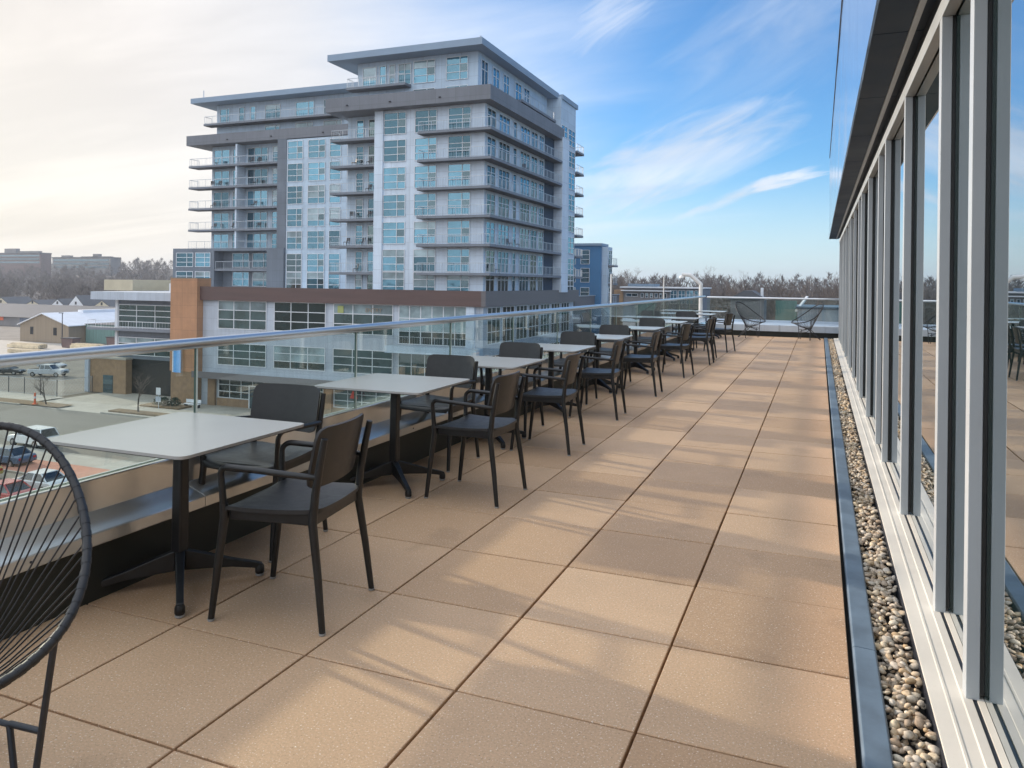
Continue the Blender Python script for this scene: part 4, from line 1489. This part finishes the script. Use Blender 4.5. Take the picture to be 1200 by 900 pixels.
win_front(fb, -33.4, -31.2, -1.0, -0.4, 139.98, 2, 1, 0.5, sash=False, mat='sash_glass')
for i in range(4):
    win_front(fb, -25.2 + i * 1.45, -23.95 + i * 1.45, -2.2, 0.3, 139.98, 2, 3, 0.5, sash=False)
hs = thing('far_house', 'grey house roof among bare trees beyond the far railing', 'house', (-12.5, 152, G))
MB().box(-15.6, -9.6, 150, 158, G, -1.3).build('wall', 'far_wall', hs)
MB().extrude([(-16.0, -1.3), (-9.2, -1.3), (-11.8, 0.35), (-13.2, 0.35)], 'y', 149.6, 158.4).build('roof', 'grey_roof', hs)
MB().box(-10.4, -9.9, 153, 153.5, -1.2, 0.9).build('chimney', 'frame_white', hs)

# tan shed with white roof, green shed, long grey hall, gabled houses
ts = thing('tan_warehouse', 'tan gabled warehouse with white metal roof beyond the lot', 'building', (-172, 130, G))
MB().extrude([(-180.2, G), (-163.6, G), (-163.6, -10.1), (-172.3, -7.5), (-180.2, -10.05)], 'y', 128, 176).build('wall', 'tan_wall', ts)
rf = MB()
rf.extrude([(-172.3, -7.49), (-163.1, -10.25), (-163.1, -10.05), (-172.3, -7.28)], 'y', 127.5, 176.5)
rf.extrude([(-172.3, -7.28), (-180.7, -10.2), (-180.7, -10.4), (-172.3, -7.49)], 'y', 127.5, 176.5)
rfo = rf.build('roof', 'white_roof', ts)
MB().box(-173.2, -171.4, 138, 158, -7.6, -6.85).build('ridge_vent', 'white_roof', rfo)
for x0, x1 in ((-176.6, -175.6), (-168.7, -167.6)):
    MB().box(x0, x1, 127.93, 127.99, -12.5, -10.7).build('window', 'dark_recess', ts)
gs = thing('green_shed', 'pale green corrugated shed beside the tan warehouse', 'building', (-156, 135, G))
MB().box(-163.0, -146, 132, 146, G, -9.9).build('wall', 'teal_metal', gs)
MB().box(-163.2, -145.8, 131.8, 146.2, -9.89, -9.75).build('roof', 'grey_roof', gs)
gh = thing('grey_hall', 'long grey metal hall with dark roof behind the tan warehouse', 'building', (-225, 175, G))
MB().box(-300, -190, 165, 195, G, -11.4).build('wall', 'far_wall', gh)
MB().extrude([(164.4, -11.4), (196, -11.4), (180, -8.0)], 'x', -300.5, -189.5).build('roof', 'grey_roof', gh)
MB().box(-232.5, -229.0, 164.93, 164.99, G, -11.6).build('door', 'car_blue', gh)
MB().box(-246, -240.0, 164.9, 164.99, -12.6, -11.5).build('sign_panel', 'orange_plastic', gh)
for i, (x, y, w, h, m) in enumerate(((-300.5, 230, 8, -7.9, 'far_wall'), (-290.8, 231, 9.6, -6.2, 'far_brick'), (-313, 228, 9, -8.6, 'far_brick'), (-277, 232, 9, -8.0, 'far_wall'),
                                     (-330, 226, 10, -7.6, 'far_brick'))):
    h_ = thing('gabled_house', ['small pale gabled house in front of the hill, second from the warehouse roof', 'taller gabled house in front of the hill, white gable',
               'dark brick gabled house left of the pale gabled ones', 'gabled house half hidden by the office roof overhang', 'brick house at the left edge in front of the hill'][i],
               'house', (x, y, G), group='gabled houses below the hill')
    MB().box(x - w / 2, x + w / 2, y, y + 12, G, -10.7).build('wall', m, h_)
    MB().extrude([(x - w / 2 - .4, -10.7), (x + w / 2 + .4, -10.7), (x, h)], 'y', y - .3, y + 12.3).build('roof', 'grey_roof', h_)
    MB().extrude([(x - w / 2 + .5, -10.6), (x + w / 2 - .5, -10.6), (x, h - .5)], 'y', y - .36, y - .305).build('gable', 'frame_white' if i < 2 else 'cream_wall', h_)
    MB().box(x - .5, x + .5, y - .42, y - .365, -10.2, -9.0).build('window', 'dark_recess', h_)

# hills
hm = MB()
NX, NY = 46, 26


def hill_z(x, y):
    # ridge on the left, gentle rise on the right
    a = math.exp(-((x + 640) / 330) ** 2) * math.exp(-((y - 640) / 190) ** 2) * 27
    b_ = math.exp(-((y - 560) / 200) ** 2) * 10 * (1 if x > -520 else 1)
    return G - 0.3 + max(a, b_) * (1 + 0.15 * mnoise.noise(Vector((x * 0.006, y * 0.006, 0))))


idx = {}
for j in range(NY):
    for i in range(NX):
        x = -1600 + 2400 * i / (NX - 1)
        y = 270 + 900 * j / (NY - 1)
        idx[i, j] = len(hm.v)
        hm.v.append((x, y, hill_z(x, y)))
for j in range(NY - 1):
    for i in range(NX - 1):
        hm.f.append((idx[i, j], idx[i + 1, j], idx[i + 1, j + 1], idx[i, j + 1]))
        hm.m.append(0)
tag(hm.build('hill', 'hill', smooth=True), kind='structure')


def simple_block(name, label, x0, x1, y0, y1, z1, mat, extra=(), floors=3):
    t = thing(name, label, 'building', ((x0 + x1) / 2, y0, 0))
    zb = hill_z((x0 + x1) / 2, y0) - 3
    MB().box(x0, x1, y0, y1, zb, z1).build('wall', mat, t)
    MB().box(x0 - .5, x1 + .5, y0 - .5, y1, z1 + .01, z1 + .8).build('roof', 'grey_roof', t)
    for (a, b2, c) in extra:
        MB().box(a, b2, y0 + 4, y1 - 3, z1 + .81, c).build('roof_block', 'far_wall', t)
    for k in range(floors):
        zz = z1 - 2.9 - k * 3.3
        MB().box(x0 + 2, x1 - 2, y0 - .12, y0 - .02, zz, zz + 1.7).build('window_strip', 'sash_glass', t)


simple_block('hill_building', 'wide dark apartment block on the hill at the left picture edge', -800, -704, 520, 531, 24.0, 'far_brick', ((-762, -745, 29.2), (-742, -713, 26.6)))
simple_block('hill_building', 'low office block on the hill with pale rooftop box', -688, -611, 520, 531, 19.6, 'far_wall', ((-681, -670, 22.2), (-655, -617, 21.2), (-639, -632, 23.5)))

# ================================================================== TREES (bare, late winter)


def bare_tree(name, seed, h, spread=0.5, levels=4, twmat='twig', nl=9):
    r = random.Random(seed)
    t = proto(name, '', 'tree')
    tr, cr = MB(), MB()

    def grow(p, d, L, rad, lev):
        segs = 3 if lev < 2 else 2
        pts, rs = [p.copy()], [rad]
        q, dd = p.copy(), d.copy()
        for s in range(segs):
            dd = (dd + Vector((r.uniform(-.22, .22), r.uniform(-.22, .22), r.uniform(-.05, .2)))).normalized()
            q = q + dd * L / segs
            pts.append(q.copy())
            rs.append(rad * (1 - 0.75 * (s + 1) / segs) + 0.002 * h * 0.2)
        (tr if lev < 2 else cr).tube(pts, rs, 5 if lev < 2 else 3, caps=False)
        if lev >= levels:
            return
        n = (nl, 5, 4, 4)[lev] if lev < 4 else 3
        for i in range(n):
            f = r.uniform(0.32, 1.0) if lev else 0.28 + 0.72 * (i + r.random()) / n
            k = min(int(f * segs), segs - 1)
            pp = pts[k].lerp(pts[k + 1], f * segs - k)
            ang = r.uniform(0, 2 * PI)
            side = Vector((math.cos(ang), math.sin(ang), 0))
            nd = (dd * (1 - spread) + side * spread + Vector((0, 0, 0.18))).normalized()
            grow(pp, nd, L * r.uniform(0.42, 0.66) * (1.15 - 0.4 * f), rad * (1 - 0.75 * f) * 0.62 + 0.002, lev + 1)
    grow(Vector((0, 0, 0)), Vector((0, 0, 1)), h * 0.62, h * 0.020, 0)
    tr.build('trunk', 'bark', t)
    cr.build('crown', twmat, t)
    return t


protos = [bare_tree('bare_tree', 20 + i, 12, 0.5 + 0.05 * (i % 3), 4, 'twig', 9 + i % 3) for i in range(5)]
index_kids()
rtt = random.Random(77)
spots = []
# right-hand treeline beyond the flat building
for i in range(74):
    y = rtt.uniform(165, 300)
    ang = rtt.uniform(-0.285, 0.20)
    spots.append((math.tan(ang) * y, y, rtt.uniform(0.95, 1.5) * (0.82 + y / 700), 'r'))
# nearer trees at the foot of the far railing
for i in range(12):
    y = rtt.uniform(62, 120)
    ang = rtt.uniform(-0.10, 0.10)
    spots.append((math.tan(ang) * y, y, rtt.uniform(0.8, 1.05), 'n'))
# left, below the hill
for i in range(46):
    y = rtt.uniform(240, 420)
    ang = rtt.uniform(-1.02, -0.76)
    spots.append((math.tan(ang) * y, y, rtt.uniform(0.9, 1.3), 'l'))
for i in range(20):
    y = rtt.uniform(480, 560)
    ang = rtt.uniform(-0.98, -0.74)
    spots.append((math.tan(ang) * y, y, rtt.uniform(1.0, 1.4), 'h'))
LT = {'r': 'bare winter tree in the long treeline beyond the far railing', 'n': 'bare winter tree just beyond the far railing, its crown behind the glass',
      'l': 'bare winter tree below the hill at left', 'h': 'bare winter tree on top of the hill at left'}
GT = {'r': 'bare trees of the far treeline', 'n': 'bare trees just beyond the far railing', 'l': 'bare trees below the hill', 'h': 'bare trees on the hilltop'}
used = 0
for i, (x, y, s, kk) in enumerate(spots):
    if i < len(protos):
        o = protos[i]
    else:
        o = copy_tree(protos[i % len(protos)])
    z = hill_z(x, y) if y > 275 else G - 0.06
    if kk == 'n':
        z = G - 0.06
    o.location = (x, y, z)
    o.rotation_euler = (0, 0, rtt.uniform(0, 6.28))
    o.scale = (s, s, s * rtt.uniform(0.95, 1.1))
    tag(o, LT[kk], 'tree', GT[kk])
# dense far wood: one mass nobody could count
fw = MB()
rf_ = random.Random(9)


def wood_tree(x, y, z, h, n):
    for k in range(n):
        a = rf_.uniform(0, 2 * PI)
        u = rf_.random()
        rr = h * 0.34 * math.sin(PI * min(1, u * 0.95 + 0.08)) * rf_.uniform(0.2, 1)
        c = Vector((x + rr * math.cos(a), y + rr * math.sin(a), z + h * (0.15 + 0.85 * u)))
        d_ = Vector((math.cos(a) * 0.5 + rf_.uniform(-.4, .4), math.sin(a) * 0.5 + rf_.uniform(-.4, .4), rf_.uniform(0.4, 1.2))).normalized() * h * rf_.uniform(0.10, 0.24)
        s_ = d_.orthogonal().normalized() * h * 0.015
        s2 = d_.cross(s_).normalized() * h * 0.015
        o = len(fw.v)
        fw.v += [tuple(c - s_), tuple(c + s_), tuple(c + s2 * 1.4), tuple(c + d_)]
        fw.f += [(o, o + 1, o + 3), (o + 1, o + 2, o + 3), (o + 2, o, o + 3)]
        fw.m += [0, 0, 0]


for i in range(430):
    y = rf_.uniform(250, 520)
    ang = rf_.uniform(-0.30, 0.30)
    wood_tree(math.tan(ang) * y, y, hill_z(math.tan(ang) * y, y) - 1, rf_.uniform(10.5, 15), 90)
for i in range(760):
    y = rf_.uniform(252, 620)
    ang = rf_.uniform(-1.06, -0.70)
    x = math.tan(ang) * y
    if -810 < x < -600 and 515 < y < 565:
        continue
    wood_tree(x, y, hill_z(x, y) - 1.5, rf_.uniform(9, 13), 120)
tag(fw.build('far_wood', 'far_twig'), 'dense brown-grey winter wood along the horizon and over the hill', 'wood', kind='stuff')

# two young street trees
for (x, y, hh, sd, lab) in ((-87.3, 65.4, 4.6, 91, 'thin young street tree in the verge beside the orange marker'),
                            (-72.6, 65.7, 5.6, 92, 'thin bare street tree in the long planting bed by the driveway')):
    o = bare_tree('street_tree', sd, hh, 0.55, 3, 'twig', 9)
    o.location = (x, y, G + 0.1)
    tag(o, lab, 'tree')
# dark shrubs by the pylon
for i, (x, y) in enumerate(((-74.6, 70.6), (-73.4, 70.3), (-72.2, 70.7))):
    b = MB()
    rs_ = random.Random(40 + i)
    for k in range(260):
        a, u = rs_.uniform(0, 2 * PI), rs_.random()
        rr = 0.75 * math.sqrt(rs_.random()) * math.sqrt(1 - u * u)
        c = Vector((x + rr * math.cos(a), y + rr * math.sin(a), G + 0.2 + 1.0 * u))
        d_ = Vector((rs_.uniform(-1, 1), rs_.uniform(-1, 1), rs_.uniform(-.2, 1))).normalized() * 0.22
        s_ = d_.orthogonal().normalized() * 0.07
        b.add([c - s_, c + s_, c + d_], [(0, 1, 2)])
    tag(b.build('shrub', 'evergreen', org=(x, y, G)), 'small dark evergreen shrub at the foot of the orange pylon', 'shrub', 'shrubs at the pylon')

# ================================================================== STREET FURNITURE, LOT
fe = thing('lot_fence', 'chain-link fence with dark posts round the parking lot', 'fence', (-95, 70.4, G))
for x in (-99.1, -95.9, -93.6):
    pass
fpts = [(-135, 70.4), (-92.0, 70.4), (-92.0, 75.6)]
for (a, b_) in zip(fpts[:-1], fpts[1:]):
    a, b_ = Vector(a), Vector(b_)
    L = (b_ - a).length
    n = max(1, int(L / 3.0))
    for i in range(n + 1):
        p = a.lerp(b_, i / n)
        MB().tube([(p.x, p.y, G), (p.x, p.y, G + 2.25)], 0.05, 6).build('post', 'dark_trim', fe)
    mm = MB()
    mm.bar((a.x, a.y, G + 2.15), (b_.x, b_.y, G + 2.15), 0.05, 0.05)
    mm.bar((a.x, a.y, G + 0.15), (b_.x, b_.y, G + 0.15), 0.03, 0.03)
    dd = (b_ - a) / L
    k = 0.0
    while k < L:
        p = a + dd * k
        q = a + dd * min(L, k + 2.0)
        mm.bar((p.x, p.y, G + 0.15), (q.x, q.y, G + 2.15), 0.010, 0.010)
        mm.bar((p.x, p.y, G + 2.15), (q.x, q.y, G + 0.15), 0.010, 0.010)
        k += 0.5
    mm.build('mesh', 'rail_grey', fe)
mk = thing('road_marker', 'orange road marker standing at the kerb beside the young tree', 'marker', (-88.6, 64.9, G))
MB().lathe([(0.30, 0.0), (0.30, 0.08), (0.13, 0.10), (0.10, 1.35), (0.05, 1.4)], (-88.6, 64.9, G + 0.12), 12).build('cone_body', 'orange_plastic', mk, smooth=40)
MB().lathe([(0.128, 0.7), (0.122, 0.95)], (-88.6, 64.9, G + 0.12), 12).build('band', 'frame_white', mk)
ss = thing('sign_post', 'small white sign on a post by the pylon planting bed', 'sign', (-73.0, 69.0, G))
MB().tube([(-73, 69.0, G), (-73, 69.0, G + 2.6)], 0.04, 6).build('post', 'rail_grey', ss)
MB().box(-73.35, -72.65, 68.93, 68.955, G + 1.75, G + 2.6).build('sign_plate', 'frame_white', ss)
MB().box(-73.4, -72.6, 68.93, 68.955, G + 0.9, G + 1.55).build('sign_plate', 'spandrel', ss)
lp = thing('street_lamp', 'tall thin street lamp in front of the tan warehouse', 'street lamp', (-160, 124, G))
MB().tube([(-160.6, 124, G), (-160.6, 124, -6.9)], [0.13, 0.08], 8).build('pole', 'dark_trim', lp)
MB().box(-161.6, -160.4, 123.85, 124.15, -6.95, -6.8).build('lamp_head', 'dark_trim', lp)
# bench by the pylon
be = thing('bus_bench', 'white bench beside the brick base of the orange pylon', 'bench', (-70, 71.2, G))
MB().box(-71.2, -68.9, 71.0, 71.5, G + 0.50, G + 0.58).build('seat', 'frame_white', be)
MB().box(-71.2, -68.9, 71.5, 71.56, G + 0.65, G + 1.05).build('backrest', 'frame_white', be)
for x in (-71.0, -69.1):
    MB().box(x - .05, x + .05, 71.05, 71.5, G + 0.1, G + 0.5).build('leg', 'dark_trim', be)


def car(name, label, x, y, rz, mat, kind='sedan', group=None):
    t = thing(name, label, 'truck' if kind == 'pickup' else 'car', (x, y, G + 0.0), rz, group)
    keep = ORG[t.name]
    ORG[t.name] = (0, 0, 0)      # parts modelled in local space
    L, Wd = (5.6, 1.95) if kind == 'pickup' else ((4.8, 1.88) if kind == 'suv' else (4.6, 1.8))
    hb = {'sedan': 0.92, 'suv': 1.08, 'pickup': 1.12}[kind]
    ht = {'sedan': 1.45, 'suv': 1.75, 'pickup': 1.82}[kind]
    a, b_ = -L / 2, L / 2
    prof = [(a + .05, .32), (a, .55), (a + .05, hb - .12), (a + .25, hb), (b_ - 1.25, hb), (b_ - .2, hb - .16), (b_, hb - .35), (b_ - .02, .45), (b_ - .12, .30)]
    if kind == 'pickup':
        prof = [(a + .05, .42), (a, .6), (a + .02, hb), (a + .1, hb), (b_ - 1.45, hb + .05), (b_ - .15, hb - .04), (b_, hb - .25), (b_ - .02, .5), (b_ - .12, .4)]
    MB().extrude([(p[0], p[1]) for p in prof], 'y', -Wd / 2, Wd / 2).build('body', mat, t, bevel=0.07, seg=3, smooth=40)
    if kind == 'sedan':
        g0, g1, g2, g3 = a + .55, a + 1.25, b_ - 2.05, b_ - 1.25
    elif kind == 'suv':
        g0, g1, g2, g3 = a + .10, a + .40, b_ - 2.0, b_ - 1.25
    else:
        g0, g1, g2, g3 = a + 1.95, a + 2.05, b_ - 2.2, b_ - 1.45
    w0, w1 = Wd / 2 - .08, Wd / 2 - .26
    vs = [(g0, -w0, hb - .02), (g3, -w0, hb - .02), (g3, w0, hb - .02), (g0, w0, hb - .02), (g1, -w1, ht - .06), (g2, -w1, ht - .06), (g2, w1, ht - .06), (g1, w1, ht - .06)]
    MB().add(vs, [(0, 1, 5, 4), (1, 2, 6, 5), (2, 3, 7, 6), (3, 0, 4, 7), (4, 5, 6, 7)]).build('windows', 'car_glass', t)
    MB().box(g1 - .04, g2 + .06, -w1 - .02, w1 + .02, ht - .07, ht).build('roof', mat, t, bevel=0.04, seg=2)
    pl_ = MB()
    for s_ in (-1, 1):
        pl_.bar((g0 + .02, s_ * (w0 + .005), hb), (g1, s_ * (w1 + .005), ht - .05), .09, .07)
        pl_.bar((g3 - .02, s_ * (w0 + .005), hb), (g2, s_ * (w1 + .005), ht - .05), .07, .06)
        m_ = (g1 + g2) / 2
        pl_.bar((m_, s_ * (w0 + .004), hb), (m_, s_ * (w1 + .006), ht - .05), .09, .05)
    pl_.build('pillars', mat, t)
    if kind == 'pickup':
        MB().box(a + .12, g0 - .08, -Wd / 2 + .12, Wd / 2 - .12, hb + .003, hb + .02).build('cargo_bed', 'dark_recess', t)
    for sx in (a + .85, b_ - .9):
        for s_ in (-1, 1):
            R_ = .36 if kind != 'sedan' else .32
            n = 18
            b = MB()
            yw = s_ * (Wd / 2 - .09)
            b.tube([(sx, yw - .115, R_), (sx, yw + .115, R_)], R_, n)
            w_ = b.build('wheel', 'tyre', t, smooth=40)
            MB().tube([(sx, yw + s_ * .10, R_), (sx, yw + s_ * .122, R_)], R_ * .62, n).build('rim', 'rim', w_)
    for s_ in (-1, 1):
        MB().box(b_ - .16, b_ + .012, s_ * (Wd / 2 - .34) - .17, s_ * (Wd / 2 - .34) + .17, hb - .38, hb - .24).build('headlight', 'headlight', t, bevel=0.02)
        MB().box(a - .012, a + .12, s_ * (Wd / 2 - .25) - .14, s_ * (Wd / 2 - .25) + .14, hb - .32, hb - .14).build('tail_light', 'tail_light', t, bevel=0.02)
        MB().box(g3 - .35, g3 - .2, s_ * (Wd / 2 + .07) - .09, s_ * (Wd / 2 + .07) + .09, hb + .0, hb + .14).build('mirror', mat, t, bevel=0.02)
    MB().box(b_ - .03, b_ + .015, -.5, .5, hb - .52, hb - .30).build('grille', 'dark_trim', t)
    ORG[t.name] = keep
    return t


car('pickup_truck', 'silver pickup truck with dark bed parked behind the lot fence', -112.8, 84.8, R(18), 'car_silver', 'pickup')
car('parked_car', 'black car parked in the lot left of the silver pickup', -120.2, 83.6, R(20), 'car_black', 'sedan')
car('parked_car', 'pale blue-grey car parked behind the silver pickup', -121.5, 92.0, R(10), 'car_silver', 'sedan')
car('parked_car', 'dark car at the left edge of the lot', -127.5, 85.5, R(12), 'car_blue', 'sedan')
car('parked_car', 'dark van parked far back in the lot near the tan garage wall', -104.0, 96, R(5), 'car_black', 'suv')
car('parked_car', 'white sport utility car by the kerb, seen through the near string chair', -67.6, 49.4, R(178), 'car_white', 'suv')
car('parked_car', 'yellow and dark car seen through the cords of the near string chair', -60.9, 39.4, R(186), 'car_yellow', 'sedan')
car('parked_car', 'dark blue car next to the yellow one below the terrace', -62.8, 43.6, R(184), 'car_blue', 'sedan')
car('parked_car', 'red car nearest below the terrace, at the glass edge', -52.6, 36.2, R(183), 'car_red', 'sedan')
car('parked_car', 'white car directly behind the red one below the terrace', -53.0, 39.2, R(182), 'car_white', 'sedan')

# lumber yard
for i, (x, y, lx, ly, h_, lab) in enumerate(((-150, 108, 9, 2.2, .7, 'long pale lumber stack nearest the railing'), (-161, 116, 10, 2.2, .9, 'pale lumber stack in front of the tan warehouse'),
                                             (-172, 112, 8, 2.4, .8, 'pale lumber stack left of the tan warehouse'), (-186, 118, 11, 2.5, .6, 'wide low lumber stack at far left of the yard'),
                                             (-148, 120, 8, 2.2, .9, 'lumber stack before the green shed'))):
    t = thing('lumber_stack', lab, 'lumber', (x, y, G), 0, 'lumber stacks in the yard')
    n = 4
    for k in range(n):
        MB().box(x - lx / 2 + rt.uniform(-.4, .4), x + lx / 2 + rt.uniform(-.4, .4), y - ly / 2 + k * ly / n + .04, y - ly / 2 + (k + 1) * ly / n - .04, G + .1, G + .1 + h_ * rt.uniform(.7, 1.2)).build('plank_bundle', 'lumber', t)
sheet('yard', -230, -141, 100, 127.5, G + 0.0, 'concrete')
for i, (x, y, m, lab) in enumerate(((-154.6, 121.5, 'far_brick', 'dark rusty container stack beside the street lamp'), (-149.2, 128.5, 'far_brick', 'dark scrap bin in front of the green shed'))):
    t = thing('scrap_bin', lab, 'bin', (x, y, G))
    MB().extrude([(x - 1.5, G), (x + 1.5, G), (x + 1.8, G + 2.0), (x - 1.8, G + 2.0)], 'y', y - 1, y + 1).build('bin_body', m, t, bevel=0.05)
    MB().box(x - 1.9, x + 1.9, y - 1.1, y + 1.1, G + 2.0, G + 2.15).build('rim', 'dark_trim', t)

# ================================================================== AIR: thin winter haze over the distance
hzb = MB().box(-3000, 2400, -1700, 3000, G - 1.3, 45).build('haze', 'gasket')
hm_ = bpy.data.materials.new('haze')
hm_.use_nodes = True
ht_ = hm_.node_tree
ht_.nodes.remove(ht_.nodes['Principled BSDF'])
pvn = ht_.nodes.new('ShaderNodeVolumePrincipled')
pvn.inputs['Color'].default_value = (0.80, 0.86, 0.95, 1)
pvn.inputs['Density'].default_value = 0.0003
pvn.inputs['Anisotropy'].default_value = 0.2
ht_.links.new(pvn.outputs[0], ht_.nodes['Material Output'].inputs['Volume'])
hzb.data.materials.clear()
hzb.data.materials.append(hm_)
tag(hzb, kind='stuff')
